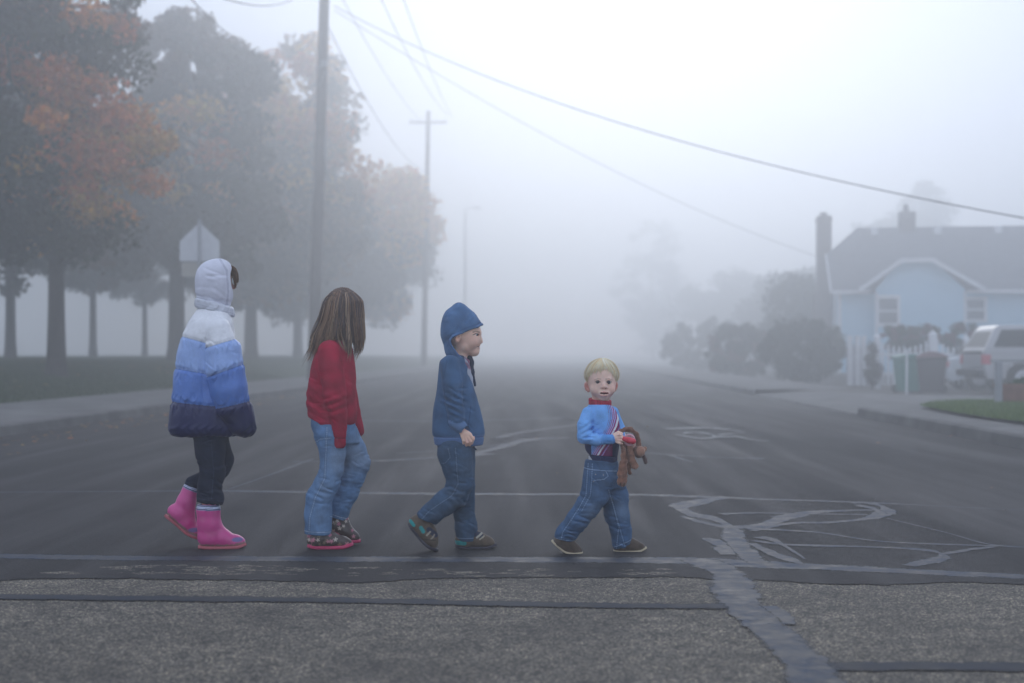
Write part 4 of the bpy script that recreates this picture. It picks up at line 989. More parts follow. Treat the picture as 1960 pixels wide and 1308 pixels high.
def dpolyt(x, y, poly):
    """distance and running length along the polyline"""
    best = np.full(np.shape(x), 1e9); tt = np.zeros(np.shape(x)); L0 = 0
    for (ax, ay), (bx, by) in zip(poly[:-1], poly[1:]):
        dx, dy = bx-ax, by-ay; ln = math.hypot(dx, dy); t = np.clip(((x-ax)*dx+(y-ay)*dy)/(dx*dx+dy*dy+1e-9), 0, 1)
        q = np.hypot(x-ax-dx*t, y-ay-dy*t); m = q < best; best = np.where(m, q, best); tt = np.where(m, L0+t*ln, tt); L0 += ln
    return best, tt
def ss(a, b, x): t = np.clip((x-a)/(b-a), 0, 1); return t*t*(3-2*t)
def mixv(c, m, col): return c*(1-m[:, None])+np.array(col)[None, :]*m[:, None]

class Figure:
    def __init__(s, xc, yfoot, label, group='children walking in a line'):
        s.D = CAMH*FPX/(yfoot-HOR); s.k = s.D/FPX; s.xc = xc; s.a = math.atan((xc-980)/FPX)
        s.root = empty('person', ((xc-980)*s.k, s.D, 0), label, 'person', group)
    def w(s, P):
        """figure units -> metres, relative to the figure's base point"""
        P = np.asarray(P, float); k = s.k; u = (P[:, 0]-s.xc)*k*math.cos(s.a); d = P[:, 2]*k; ca, sa = math.cos(s.a), math.sin(s.a)
        return np.stack([u*ca+d*sa, -u*sa+d*ca, CAMH-(P[:, 1]-HOR)*k], 1)
    def add(s, name, vol, mt, colfn=None, parent=None, base=(.5, .5, .5)):
        V, Q = vol.mesh(); c = np.tile(np.array(base, float), (len(V), 1))
        if colfn: c = colfn(V[:, 0], V[:, 1], V[:, 2], c, vol.lab)
        o = link_mesh(name, s.w(V), Q[:, ::-1], mt, parent or s.root, smooth=True, col=np.clip(c, 0, 1)); return o
    def raw(s, name, V, F, mt, col=None, parent=None, smooth=True):
        return link_mesh(name, s.w(V), np.asarray(F), mt, parent or s.root, smooth=smooth, col=col)
    def strands(s, name, paths, rad, cols, mt, parent=None, root_first=True):
        """paths (n,m,3) figure units; thin tapering three-sided strands"""
        P = np.asarray(paths, float); n, m, _ = P.shape; T = np.gradient(P, axis=1); T /= np.linalg.norm(T, axis=2)[..., None]+1e-9
        ref = np.array([.2, .1, 1.0]); A = np.cross(T, ref); A /= np.linalg.norm(A, axis=2)[..., None]+1e-9; B = np.cross(T, A)
        r_ = np.broadcast_to(np.asarray(rad, float).reshape(-1, 1), (n, m))*np.interp(np.linspace(0, 1, m), [0, .1, .75, 1], [.6, 1, .85, .12])[None]
        V = np.stack([P+(A*math.cos(q)+B*math.sin(q))*r_[..., None] for q in (0, 2.094, 4.189)], 2)  # n,m,3,3
        base = (np.arange(n)[:, None]*m+np.arange(m-1)[None])*3; Fs = []
        for q in range(3):
            q2 = (q+1) % 3; Fs.append(np.stack([base+q, base+q2, base+3+q2, base+3+q], -1).reshape(-1, 4))
        cc = np.repeat(np.asarray(cols), m*3, axis=0)
        return s.raw(name, V.reshape(-1, 3), np.concatenate(Fs), mt, cc, parent)
    def sole(s, name, path, wid, dc, th, mt, parent, toe=1.0, n=26, lip=.0):
        """sole slab along the underside path [(x,y)...] heel->toe; wid = half width"""
        path = np.array(path, float); seg = np.r_[0, np.cumsum(np.hypot(*np.diff(path, axis=0).T))]; Lt = seg[-1]
        t = (1-np.cos(np.linspace(0, np.pi, n)))/2*Lt
        # smooth the path
        x = np.interp(t, seg, path[:, 0]); y = np.interp(t, seg, path[:, 1])
        for _ in range(2): x[1:-1] = (x[:-2]+2*x[1:-1]+x[2:])/4; y[1:-1] = (y[:-2]+2*y[1:-1]+y[2:])/4
        tx = np.gradient(x); ty = np.gradient(y); q = np.hypot(tx, ty); nx, ny = ty/q, -tx/q     # up normal (y is down)
        u = t/Lt; w_ = wid*np.interp(u, [0, .03, .1, .25, .45, .7, .85, .95, 1], [.25, .55, .82, .86, .78, 1, .92, .6, .18])
        V = []; prof = [(1, 1.0), (1, .12), (.93, 0), (-.93, 0), (-1, .12), (-1, 1.0)]
        for i in range(n):
            for a, b in prof: V.append((x[i]+nx[i]*th*b, y[i]+ny[i]*th*b, dc+w_[i]*a))
        F = []; m = 6
        for i in range(n-1):
            for j in range(m): F.append((i*m+j, i*m+(j+1) % m, (i+1)*m+(j+1) % m, (i+1)*m+j))
        F.append((0, 3, 4, 5)); F.append((0, 1, 2, 3)); e = (n-1)*m; F.append((e+5, e+4, e+3, e)); F.append((e+3, e+2, e+1, e))
        return s.raw(name, np.array(V), np.array(F), mt, None, parent, smooth=False)

def mat_cloth(name, rough, bump, scale, sheen=0.0, spec=.3, var=.12, weave=False, dist=.002):
    m, N, L, P = new_mat(name); a = N.new('ShaderNodeAttribute'); a.attribute_name = 'Col'; tc = N.new('ShaderNodeTexCoord'); v = tc.outputs['Object']
    n1 = noise(N, L, v, scale, 3, .7); n2 = noise(N, L, v, 22, 5, .6)
    f = mrange(N, L, n2, .3, .7, 1-var, 1+var); f1 = mrange(N, L, n1, .25, .75, 1-var*1.3, 1+var*1.3)
    c = mixc(N, L, 1.0, a.outputs['Color'], f, 'MULTIPLY') if False else None
    m1 = N.new('ShaderNodeMix'); m1.data_type = 'RGBA'; m1.blend_type = 'MULTIPLY'; m1.inputs[0].default_value = 1; L.new(a.outputs['Color'], m1.inputs[6]); L.new(f, m1.inputs[7])
    m2 = N.new('ShaderNodeMix'); m2.data_type = 'RGBA'; m2.blend_type = 'MULTIPLY'; m2.inputs[0].default_value = 1; L.new(m1.outputs[2], m2.inputs[6]); L.new(f1, m2.inputs[7])
    L.new(m2.outputs[2], P.inputs['Base Color']); P.inputs['Roughness'].default_value = rough; P.inputs['Specular IOR Level'].default_value = spec
    P.inputs['Sheen Weight'].default_value = sheen; P.inputs['Sheen Roughness'].default_value = .5
    b = N.new('ShaderNodeBump'); b.inputs['Strength'].default_value = bump; b.inputs['Distance'].default_value = dist
    L.new(n1, b.inputs['Height']); L.new(b.outputs[0], P.inputs['Normal']); return m
M['skin'] = mat('skin', (.5, .3, .2), .5, .05, 60, .12, 300, spec=.35, attr=True, sss=.25, bdist=.001)
M['denim'] = mat_cloth('denim', .85, .5, 420, .0, .2, .14)
M['fleece'] = mat_cloth('brushed_jersey', .95, .5, 260, .05, .15, .08)
M['knit'] = mat_cloth('velour_knit', .95, .6, 200, .0, .12, .10, dist=.003)
M['nylon'] = mat_cloth('nylon_shell', .42, .25, 70, .0, .45, .05, dist=.003)
M['rubberboot'] = mat_cloth('glossy_rubber', .32, .06, 40, 0, .5, .04)
M['suede'] = mat_cloth('suede', .85, .5, 150, .2, .2, .12)
M['hair'] = mat('hair', (.3, .2, .1), .45, spec=.45, attr=True)
def mat_hair(name, tr):
    m, N, L, P = new_mat(name); a = N.new('ShaderNodeAttribute'); a.attribute_name = 'Col'; L.new(a.outputs['Color'], P.inputs['Base Color'])
    P.inputs['Roughness'].default_value = .5; P.inputs['Specular IOR Level'].default_value = .35
    t = N.new('ShaderNodeBsdfTranslucent'); L.new(a.outputs['Color'], t.inputs[0]); mx = N.new('ShaderNodeMixShader'); mx.inputs[0].default_value = tr
    L.new(P.outputs[0], mx.inputs[1]); L.new(t.outputs[0], mx.inputs[2]); L.new(mx.outputs[0], N['Material Output'].inputs[0]); return m
M['hair'] = mat_hair('hair', .08); M['blond'] = mat_hair('fine_blond_hair', .06)
M['plush'] = mat_cloth('plush', .95, .8, 170, .3, .1, .15, dist=.004)
M['plastic'] = mat('toy_plastic', (.6, .02, .04), .28, spec=.5, attr=True)
M['eye'] = mat('eyeball', (.6, .6, .6), .08, spec=.6, attr=True)
def flatm(name, c, r=.7, **k): return mat(name, c, r, .12, 40, .2, 150, **k)
M['pinksole'] = flatm('pink_rubber_sole', (.50, .035, .12), .5); M['pinksole2'] = flatm('worn_pink_sole', (.42, .10, .12), .6)
M['creamsole'] = flatm('cream_sole', (.50, .42, .28), .6); M['darksole'] = flatm('dark_shoe_sole', (.035, .03, .045), .7)
M['lace'] = flatm('shoe_lace', (.35, .32, .25), .8)
def sph(c, r, n=14, m=9):
    V = []; F = []
    for i in range(m+1):
        a = math.pi*i/m
        for j in range(n): b = 2*math.pi*j/n; V.append((c[0]+r*math.sin(a)*math.cos(b), c[1]+r*math.sin(a)*math.sin(b), c[2]-r*math.cos(a)))
    for i in range(m):
        for j in range(n): F.append((i*n+j, i*n+(j+1) % n, (i+1)*n+(j+1) % n, (i+1)*n+j))
    return np.array(V), np.array(F)
def denim_folds(amp=1.3, ph=0.0, knees=(), box=(0, 0, 1, 1)):
    def fn(x, y, d):
        f = amp*.40*wsin(x, y, d, .06, .09, .05, ph, 1.0)+amp*.2*wsin(x, y, d, -.11, .17, .08, ph+1.3, 1.0)
        x0, y0, x1, y1 = float(x.min()), float(y.min()), float(x.max()), float(y.max())
        f = f+creases(x, y, d, int(ph*10)+1, 26, (x0, y0+10, x1, y1), 15, 35, 22, 2.2, -amp*.9)
        for i, (kx, ky, kr, ka) in enumerate(knees):
            f = f+creases(x, y, d, i+int(ph*7), 7, (kx-kr*.9, ky-kr, kx+kr*.9, ky+kr), 8, 26, kr*1.7, 2.3, -ka*.9)
        return f
    return fn
def denim_col(base, seams, fade=(), ph=0, hem=None, dots=True, hil=(.42, .50, .60)):
    def fn(x, y, d, c, lab):
        b = np.array(base); t = .5+.5*blot(x, y, d, .09, ph); t2 = .5+.5*blot(x, y, d, .35, ph+3)
        c = b[None]*(.78+.34*t+.22*(t2-.5))[:, None]
        for (fx, fy, fr, fa) in fade:
            m = fa*np.exp(-((x-fx)**2+((y-fy)*.8)**2)/fr**2); c = c*(1-m[:, None])+np.array(hil)[None]*.75*m[:, None]
        for pl in seams:
            q, tt = dpolyt(x, y, pl); m = ((q < 1.1)).astype(float)*np.clip(.55+.45*np.sin(tt*1.5), 0, 1)*.55; m2 = ((q > 1.1) & (q < 2.6))*.35
            c = mixv(c, m, hil); c = mixv(c, m2, tuple(b*.4))
        if hem:
            for pl in hem: q = dpoly(x, y, pl); c = mixv(c, (q < .9)*.55, hil); c = mixv(c, ((q > .9) & (q < 2.2))*.4, tuple(b*.4))
        return c
    return fn
# ================================================================ girl in the puffer jacket and pink boots
def boot(fig, name, path, wid, dc, upper, th, col, mt, sole_mat, colfn=None, op=None, sole_name='sole', h=1.0):
    """upper: list of chain segments lists; open top optional"""
    xs = [p[0] for ch in upper for p in ch]; ys = [p[1] for ch in upper for p in ch]; rm = max(p[3] for ch in upper for p in ch)+6
    v = Vol((min(xs)-rm, min(ys)-rm, dc-rm-6), (max(xs)+rm, max(ys)+rm, dc+rm+6), h)
    for ch in upper: v.chain(ch, k=7, sd=1.0)
    # squash in depth to the foot's width is done with narrow radii; flatten underneath along the sole line
    P0 = np.array(path, float)
    def under(X, Y):
        best = np.full(np.broadcast(X, Y).shape, -1e9, f4)
        for (ax, ay), (bx, by) in zip(P0[:-1], P0[1:]):
            L_ = math.hypot(bx-ax, by-ay); nx, ny = (by-ay)/L_, -(bx-ax)/L_
            best = np.maximum(best, -((X-ax)*nx+(Y-ay)*ny)) if len(P0) == 2 else best
        return best
    sl, X, Y, Z = v.blk(v.lo, v.lo+v.n*v.h)
    yb = np.interp(X.ravel(), *zip(*sorted((p[0], p[1]) for p in path)))[:, None, None]-th*.95
    inside = (X > min(p[0] for p in path)-3)
    v.F = np.where(inside, np.maximum(v.F, (Y-yb)*.8), v.F).astype(f4)
    if op: op(v)
    o = fig.add(name, v, mt, colfn, base=col)
    fig.sole(sole_name, path, wid, dc, th, sole_mat, o)
    return o
def girl_puffer():
    g = Figure(405, 1048, 'tallest child in grey hood, banded white and blue puffer jacket and pink boots')
    # --- body
    b = Vol((330, 488, -75), (475, 1046, 75), 1.6)
    b.ell((414, 535, 2), (30, 37, 29), 0, 4); b.rc((412, 560, 0), (408, 610, 0), 15, 16, 6); b.ell((432, 553, 8), (13, 17, 17), 0, 8)
    b.rc((441, 541, 14), (448, 549, 18), 3, 4, 4)
    b.loft([(600, 388, 428, 18), (618, 376, 438, 46), (650, 374, 438, 48), (720, 376, 436, 38), (790, 372, 440, 40), (835, 374, 438, 38)], 8, 10)
    for sgn in (-1, 1): b.chain([(410, 632, sgn*44, 13), (424, 705, sgn*54, 11), (446, 772, sgn*50, 8), (456, 794, sgn*44, 7)], 6)
    for sgn in (-1, 1):
        hx, hy, hz = 457, 797, sgn*43; b.rc((hx, hy, hz), (hx+3, hy+10, hz), 7, 7, 4, .7)
        for j in range(4): b.chain([(hx-4+j*2.6, hy+8, hz-3+2*j, 2.6), (hx-3+j*2.6, hy+14-abs(j-1.5), hz-2+2*j, 2.3), (hx-5+j*2.6, hy+16-abs(j-1.5), hz-3*sgn+2*j, 2.0)], 1.5)
        b.chain([(hx+6, hy+2, hz, 3), (hx+11, hy+9, hz, 2.7), (hx+10, hy+14, hz, 2.3)], 2)
    b.chain([(402, 825, -22, 24), (406, 895, -24, 17), (402, 960, -24, 14), (402, 1020, -24, 11), (440, 1032, -24, 9)], 6)
    b.chain([(408, 825, 18, 20), (424, 886, 20, 11), (396, 916, 20, 10), (368, 934, 20, 10), (347, 985, 20, 9), (363, 1010, 20, 7)], 5)
    g.add('body', b, M['skin'], lambda x, y, d, c, l: mixv(np.tile([.52, .32, .25], (len(x), 1)), ((y < 560) & (x > 444))*1.0, (.50, .28, .24)))
    # --- puffer jacket
    j = Vol((308, 576, -106), (502, 848, 106), 1.25)
    body = [(586, 384, 436, 26), (596, 374, 442, 36), (618, 359, 448, 54), (644, 348, 450, 58), (675, 338, 452, 58), (702, 336, 455, 60), (735, 331, 460, 61), (768, 328, 463, 62), (795, 323, 468, 63), (818, 321, 476, 62), (834, 325, 480, 54)]
    j.loft(body, 6, 9, lab=1, pw=2.2)
    def band(x, y, l):
        sb = [644+(x-347)*.28, 705+(x-337)*.17, 768+(x-328)*.10]; sv = [664-(x-402)*.30, 721-(x-397)*.36, 779-(x-421)*.22]
        return [np.where(l == 1, p, q) for p, q in zip(sb, sv)]
    for sgn, kk in ((-1, 2), (1, 3)):
        j.chain([(418, 634, sgn*47, 25), (427, 672, sgn*55, 33), (430, 706, sgn*58, 36), (437, 742, sgn*57, 36), (446, 775, sgn*53, 33)], 3, lab=kk)
        j.chain([(446, 775, sgn*53, 34), (460, 803, sgn*45, 29), (468, 815, sgn*42, 22)], 3, lab=kk)
    def puff(x, y, d):
        I = (np.clip(np.round((x-j.lo[0])/j.h), 0, j.n[0]-1).astype(int), np.clip(np.round((y-j.lo[1])/j.h), 0, j.n[1]-1).astype(int), np.clip(np.round((d-j.lo[2])/j.h), 0, j.n[2]-1).astype(int))
        l = j.L[I]; q = np.full(x.shape, 99.)
        for s_ in band(x, y, l): q = np.minimum(q, np.abs(y-s_))
        seam = -2.5*np.exp(-(q/4.0)**2); pk = np.exp(-(q/15)**2)
        u = x*.9+d*.45
        wr = .9*pk*wsin(u, y*.15, d, .34, .18, .12, 1.0, 1.2)+.5*pk*wsin(u, y*.2, d, .75, .2, .3, 2.4)
        big = .9*wsin(x, y, d, .085, .05, .06, .4, .9)
        pts = []
        for i in range(26):
            xx = 326+i*6.0
            if 390 < xx < 412: continue
            b1 = band(xx, 0, np.array(1 if xx < 400 else 2)); pts += [(xx, float(b1[0])+1), (xx, float(b1[1])+1), (xx, float(b1[2])+1), (xx, float(b1[1])-16), (xx, float(b1[2])-17)]
        r_ = -creases(x, y, d, 5, 90, None, 90, 26, 19, 1.7, -1.2, pts)-creases(x, y, d, 9, 26, (335, 640, 480, 800), 75, 50, 26, 2.6, -1.5)
        hem = np.where(y > 800, .7*wsin(x, y, d, .42, .05, .2, 3)*ss(800, 826, y), 0)
        return seam+wr+big-r_+hem
    j.disp(puff, 9)
    j.ell((412, 846, 0), (60, 16, 50), 3, 3, op='s')
    def jc(x, y, d, c, l):
        s1, s2, s3 = band(x, y, l); c = np.tile([.80, .81, .83], (len(x), 1))
        c = np.where((y > s1)[:, None], [[.29, .43, .76]], c); c = np.where((y > s2)[:, None], [[.095, .21, .57]], c); c = np.where((y > s3)[:, None], [[.008, .013, .080]], c)
        g_ = np.clip(blot(x, y, d, .13, 3)*1.5-.7, 0, 1)*(y < s1)*.35; c = mixv(c, g_, (.42, .41, .42))
        q = np.minimum(np.minimum(abs(y-s1), abs(y-s2)), abs(y-s3)); return c*(1-.25*(q < 1.2))[:, None]
    g.add('puffer_jacket', j, M['nylon'], jc)
    # collar: padded stand-up ring
    cv = Vol((362, 560, -52), (456, 616, 52), 1.0)
    sl, X, Y, Z = cv.blk(cv.lo, cv.lo+cv.n*cv.h)
    yc = 580+(X-376)*.26; rr = np.sqrt(((X-411)/34)**2+(Z/33)**2); f = np.sqrt(np.maximum(np.abs(Y-yc)-4.5, 0)**2+((rr-1)*33+1)**2)-5.0
    cv.comb(sl, f, 0, 'u', 1); cv.disp(lambda x, y, d: .7*wsin(x, y, d, .3, .1, .3)+.3*wsin(x, y, d, .7, .1, .6, 2), 5)
    g.add('collar', cv, M['nylon'], lambda x, y, d, c, l: mixv(np.tile([.62, .64, .70], (len(x), 1)), (abs(y-(583+(x-376)*.26)) < .8)*.4, (.3, .33, .4)))
    # --- grey jersey hood with the opening toward the far right
    hd = Vol((360, 484, -50), (470, 612, 50), 1.0)
    hd.ell((410, 541, 0), (37.5, 43, 36), -6, 0); hd.ell((424, 516, 0), (20, 20, 24), 25, 12); hd.rc((408, 562, 0), (411, 590, 0), 30, 26, 12, 1); hd.ell((431, 565, 0), (15, 24, 24), -8, 9)
    def open_(v):
        v.ell((454, 545, 14), (16, 44, 22), -6, 5, op='s'); v.ell((432, 538, 6), (22, 33, 26), 0, 4, op='s')
    hd.disp(lambda x, y, d: .6*wsin(x, y, d, .05, .09, .06, 1, 1)+creases(x, y, d, 3, 9, (375, 510, 425, 585), 12, 30, 34, 2.6, -1.2)-1.2*np.exp(-((y-579)/3)**2)+1.3*np.exp(-((dpoly(x, y, [(424, 497), (438, 520), (441, 560), (437, 590)]))/1.7)**2), 6)
    open_(hd)
    g.add('hood', hd, M['fleece'], lambda x, y, d, c, l: mixv(np.tile([.68, .69, .77], (len(x), 1)), (abs(dpoly(x, y, [(421, 498), (434, 520), (437, 560), (433, 590)])-1) < .8)*.35, (.2, .2, .3)))
    # --- brown fringe beyond the hood edge
    rg = np.random.default_rng(3); n = 420; t = np.linspace(0, 1, 9)[None]
    a = rg.uniform(0, 1, n)[:, None]; r2 = rg.uniform(-1, 1, (n, 1)); r3 = rg.uniform(0, 1, (n, 1))
    x0 = 436+0*a; X_ = x0+(1-(1-t)**2)*(13+8*r3*np.sin(np.pi*(.15+.8*a)))+3*t*t*r2*.4; Y_ = 508+18*a+t*t*(10+16*a)+2*r2*t; Z_ = -8+30*rg.random((n, 1))+10*t*0+3*r2*t
    P_ = np.stack([X_, Y_, np.broadcast_to(Z_, X_.shape)], 2); g.strands('hair', P_, .75, np.array([.14, .075, .035])[None]*rg.uniform(.6, 1.5, (n, 1)), M['hair'])
    # --- dark jeans
    p = Vol((340, 800, -60), (465, 975, 60), 1.25)
    p.loft([(800, 372, 440, 42), (835, 370, 438, 42), (850, 374, 440, 36)], 8, 6)
    p.chain([(400, 835, -20, 31), (403, 868, -22, 27), (407, 902, -24, 24), (402, 930, -24, 23), (403, 952, -24, 26)], 6)
    p.chain([(408, 835, 18, 29), (428, 882, 20, 19), (422, 900, 20, 18), (396, 918, 20, 17), (368, 928, 20, 15)], 6)
    p.disp(denim_folds(1.5, 2.0, [(405, 938, 18, 2.2), (404, 905, 14, 1.2)]), 7)
    sl, X, Y, Z = p.blk(p.lo, p.lo+p.n*p.h); p.F = np.maximum(p.F, np.where(Z < 0, Y-(957+(X-374)*.13+1.2*np.sin(X*.5+Z*.3)), -50)).astype(f4)
    g.add('jeans', p, M['denim'], denim_col((.010, .016, .038), [[(404, 840), (409, 900), (405, 950)]], [(396, 880, 26, .05)], 1, [[(374, 949), (432, 957)]], hil=(.05, .07, .12)))
    # --- pink rubber boots
    def bc(topline, toe, mud):
        def fn(x, y, d, c, l):
            c = np.tile([.62, .065, .27], (len(x), 1)); t = .5+.5*blot(x, y, d, .12, 2); c = mixv(c, ss(.6, .95, t)*.25, (.55, .16, .27))
            q = dpoly(x, y, topline); c = mixv(c, (q < 5.2)*1.0, (.03, .03, .10)); c = mixv(c, (np.abs(q-1.2) < .9)*1.0, (.5, .55, .7)); c = mixv(c, (np.abs(q-4.6) < .5)*.8, (.35, .4, .6))
            m = dpoly(x, y, mud); c = mixv(c, ss(5.5, 2.0, m+1.6*blot(x, y, d, .5, 1))*.85, (.24, .19, .15))
            e = np.hypot((x-toe[0])/11, (y-toe[1])/4.5); c = mixv(c, ss(1.15, .8, e)*1.0, (.17, .13, .32)); return c
        return fn
    boot(g, 'rain_boot', [(379, 1045.5), (400, 1047), (425, 1048), (455, 1047.5), (472, 1042)], 18.5, -24,
         [[(399, 974, -24, 23.5), (400, 1000, -24, 21.5), (399, 1024, -24, 20)], [(399, 1026, -24, 19), (428, 1030, -24, 16), (452, 1036, -24, 12.5), (459, 1038, -24, 11)], [(405, 1004, -24, 18), (424, 1024, -24, 15)]],
         5.5, (.6, .06, .28), M['rubberboot'], M['pinksole2'], bc([(374, 967), (424, 969)], (454, 1030), [(380, 1040), (410, 1042), (440, 1042), (470, 1038)]),
         op=lambda v: (v.ell((399, 955, -24), (23, 15, 21), 0, 1, op='s')))
    boot(g, 'rain_boot', [(314, 988), (334, 1004), (352, 1021), (368, 1031), (384, 1035)], 17.5, 20,
         [[(365, 939, 20, 16.5), (356, 962, 20, 17), (346, 984, 20, 18)], [(341, 984, 20, 17.5), (354, 1003, 20, 15.5), (368, 1018, 20, 12), (373, 1023, 20, 10.5)], [(357, 962, 20, 15), (364, 1000, 20, 11)], [(332, 978, 20, 11), (346, 984, 20, 15)]],
         5.0, (.6, .06, .28), M['rubberboot'], M['pinksole2'], bc([(349, 927), (382, 941)], (371, 1015), [(322, 986), (340, 1002), (358, 1018), (380, 1028)]),
         op=lambda v: (v.ell((371, 922, 20), (18, 10, 15), 22, 1, op='s')))
girl_puffer()

# ================================================================ girl in the red sweater
def girl_red():
    g = Figure(640, 1048, 'child with long loose brown hair, dark red sweater and light blue jeans')
    b = Vol((575, 545, -60), (720, 1046, 60), 1.5)
    b.ell((655, 596, 0), (31, 38, 29), 0, 4); b.ell((670, 610, 8), (17, 19, 18), 0, 8); b.rc((684, 606, 12), (689, 613, 14), 3, 4, 4); b.rc((649, 620, 0), (642, 665, 0), 13, 14, 6)
    b.loft([(652, 625, 660, 15), (668, 610, 672, 38), (700, 606, 674, 38), (750, 602, 672, 32), (800, 602, 672, 34), (830, 602, 672, 34)], 8, 10)
    for sgn in (-1, 1):
        q = [(632, 678, -36, 12), (642, 750, -38, 10), (650, 812, -36, 8)] if sgn < 0 else [(650, 678, 34, 12), (662, 740, 40, 9), (676, 784, 38, 6)]
        b.chain(q, 6); hx, hy, hz = q[-1][:3]; b.rc((hx, hy+4, hz), (hx+1, hy+13, hz), 7, 6.5, 4, .7)
        for j in range(4): b.chain([(hx-4.5+3*j, hy+14, hz, 2.7), (hx-4+3.2*j, hy+22-abs(j-1.5), hz+1, 2.5), (hx-2+2.6*j, hy+27-abs(j-1.5)*1.5, hz+4, 2.2)], 1.5)
        b.chain([(hx+3, hy+6, hz, 3), (hx+5, hy+14, hz, 2.6), (hx+4, hy+19, hz+1, 2.3)], 2)
    b.chain([(632, 825, -18, 23), (636, 900, -20, 17), (610, 960, -20, 14), (608, 1020, -20, 11), (648, 1033, -20, 9)], 6)
    b.chain([(652, 825, 18, 23), (686, 892, 20, 16), (650, 985, 20, 11), (655, 1015, 20, 9)], 6)
    g.add('body', b, M['skin'], lambda x, y, d, c, l: np.tile([.52, .33, .26], (len(x), 1)))
    # sweater
    j = Vol((574, 640, -72), (712, 862, 72), 1.2)
    j.loft([(648, 628, 662, 18), (656, 614, 672, 30), (672, 604, 676, 44), (705, 595, 680, 46), (730, 590, 682, 45), (757, 586, 682, 45), (785, 588, 683, 45), (800, 592, 684, 44), (814, 596, 680, 42)], 6, 7, lab=1, pw=2.2)
    j.chain([(630, 674, -38, 22), (634, 705, -44, 24), (641, 757, -46, 21.5), (648, 790, -45, 17), (650, 815, -43, 14), (650, 846, -42, 11.5)], 3, lab=2)
    j.chain([(652, 674, 36, 22), (664, 740, 42, 17), (678, 790, 38, 13), (688, 828, 34, 9.5)], 3, lab=3)
    def fold(x, y, d):
        f = .7*wsin(x, y, d, .07, .06, .05, 1, 1)+creases(x, y, d, 14, 14, (590, 690, 680, 810), 60, 40, 30, 2.6, -1.3)+creases(x, y, d, 15, 8, (586, 760, 630, 805), 5, 20, 30, 2.4, -1.3)
        f += 1.6*np.exp(-((x-640)**2+(y-775)**2)/500.)*np.sin(.42*y+.15*x); f += 1.6*np.exp(-((x-600)**2+(y-775)**2)/700.)*np.sin(.30*y-.18*x+1)
        f -= 1.2*np.exp(-((y-836.5-(x-650)*.05)/1.2)**2)*(x < 668)*(d < 0); return f
    j.disp(fold, 7)
    j.ell((650, 862, -42), (8.5, 9, 8), 0, 1, op='s')
    def hemcut(v):
        sl, X, Y, Z = v.blk((574, 780, -34), (712, 862, 30)); yb = np.interp(X.ravel(), [588, 612, 640, 663, 684], [797, 809, 814, 818, 809])[:, None, None]
        l = v.L[sl]; v.F[sl] = np.where(l == 1, np.maximum(v.F[sl], (Y-yb)*.9), v.F[sl])
    hemcut(j)
    def jc(x, y, d, c, l):
        c = np.tile([.36, .010, .042], (len(x), 1)); t = .5+.5*blot(x, y, d, .1, 1); c *= (.75+.5*t)[:, None]
        q = dpoly(x, y, [(640, 836), (664, 837)]); c = mixv(c, ((q < .8) & (l == 2))*.5, (.10, .004, .02)); return c
    g.add('sweater', j, M['knit'], jc)
    # light jeans
    p = Vol((572, 790, -60), (722, 1030, 60), 1.2)
    p.loft([(795, 596, 680, 42), (815, 595, 680, 42), (835, 603, 686, 38), (850, 610, 690, 32)], 9, 5)
    p.chain([(632, 832, -18, 31), (637, 865, -20, 25), (636, 895, -21, 22), (626, 922, -22, 23.5), (612, 950, -22, 25), (609, 985, -22, 25.5), (609, 1016, -22, 26)], 5)
    p.chain([(655, 828, 16, 29), (674, 862, 18, 26), (686, 888, 20, 23.5), (676, 915, 20, 22), (664, 945, 20, 22), (652, 975, 20, 19), (648, 996, 20, 18)], 5)
    p.disp(denim_folds(1.5, .7, [(625, 925, 16, 2.2), (690, 895, 12, 1.0), (605, 950, 14, 1.6), (672, 925, 18, 1.6), (655, 965, 16, 1.5)]), 7)
    sl, X, Y, Z = p.blk(p.lo, p.lo+p.n*p.h)
    p.F = np.maximum(p.F, np.where(Z < 0, Y-(1018+(X-583)*.05), -50)); p.F = np.maximum(p.F, np.where((Z >= 0) & (X < 690), Y-(990+(X-632)*.32), -50)).astype(f4)
    p.ell((609, 1026, -22), (21, 10, 20), 0, 1, op='s')
    g.add('jeans', p, M['denim'], denim_col((.12, .23, .40), [[(626, 816), (624, 870), (622, 912), (604, 948), (594, 985), (592, 1016)], [(600, 848), (614, 838), (634, 836)]], [(645, 880, 26, .40), (680, 870, 24, .42), (622, 935, 18, .25), (612, 985, 20, .18), (700, 885, 16, .35)], 3, [[(583, 1012), (635, 1014)], [(633, 985), (665, 995)]]))
    # patterned ankle boots
    star = lambda x, y, cx, cy, r_, rot: (lambda a, q: q < r_*(.42+.58*np.abs(np.cos(2.5*(a-rot)))**2.2))(np.arctan2(y-cy, x-cx), np.hypot(x-cx, y-cy))
    def bc(seed, x0, x1, y0, y1):
        rg = random.Random(seed); st = [(rg.uniform(x0, x1), rg.uniform(y0, y1), rg.uniform(3.4, 5.4), rg.random()*3, rg.choice([(.55, .48, .40), (.50, .20, .24), (.20, .15, .10), (.42, .12, .18)])) for _ in range(26)]
        def fn(x, y, d, c, l):
            c = np.tile([.060, .042, .034], (len(x), 1))
            for cx, cy, r_, ro, col in st: c = mixv(c, star(x, y, cx, cy, r_, ro)*1.0, col)
            return c
        return fn
    boot(g, 'ankle_boot', [(588, 1043), (600, 1046.5), (630, 1047.5), (655, 1047.5), (677, 1041)], 17, -22,
         [[(608, 1008, -22, 17), (607, 1028, -22, 17.5)], [(606, 1030, -22, 17), (632, 1032, -22, 15), (655, 1036, -22, 11.5), (664, 1038, -22, 10)], [(612, 1012, -22, 15), (634, 1030, -22, 13)]],
         6.5, (.1, .06, .05), M['rubberboot'], M['pinksole'], bc(4, 590, 676, 1012, 1042))
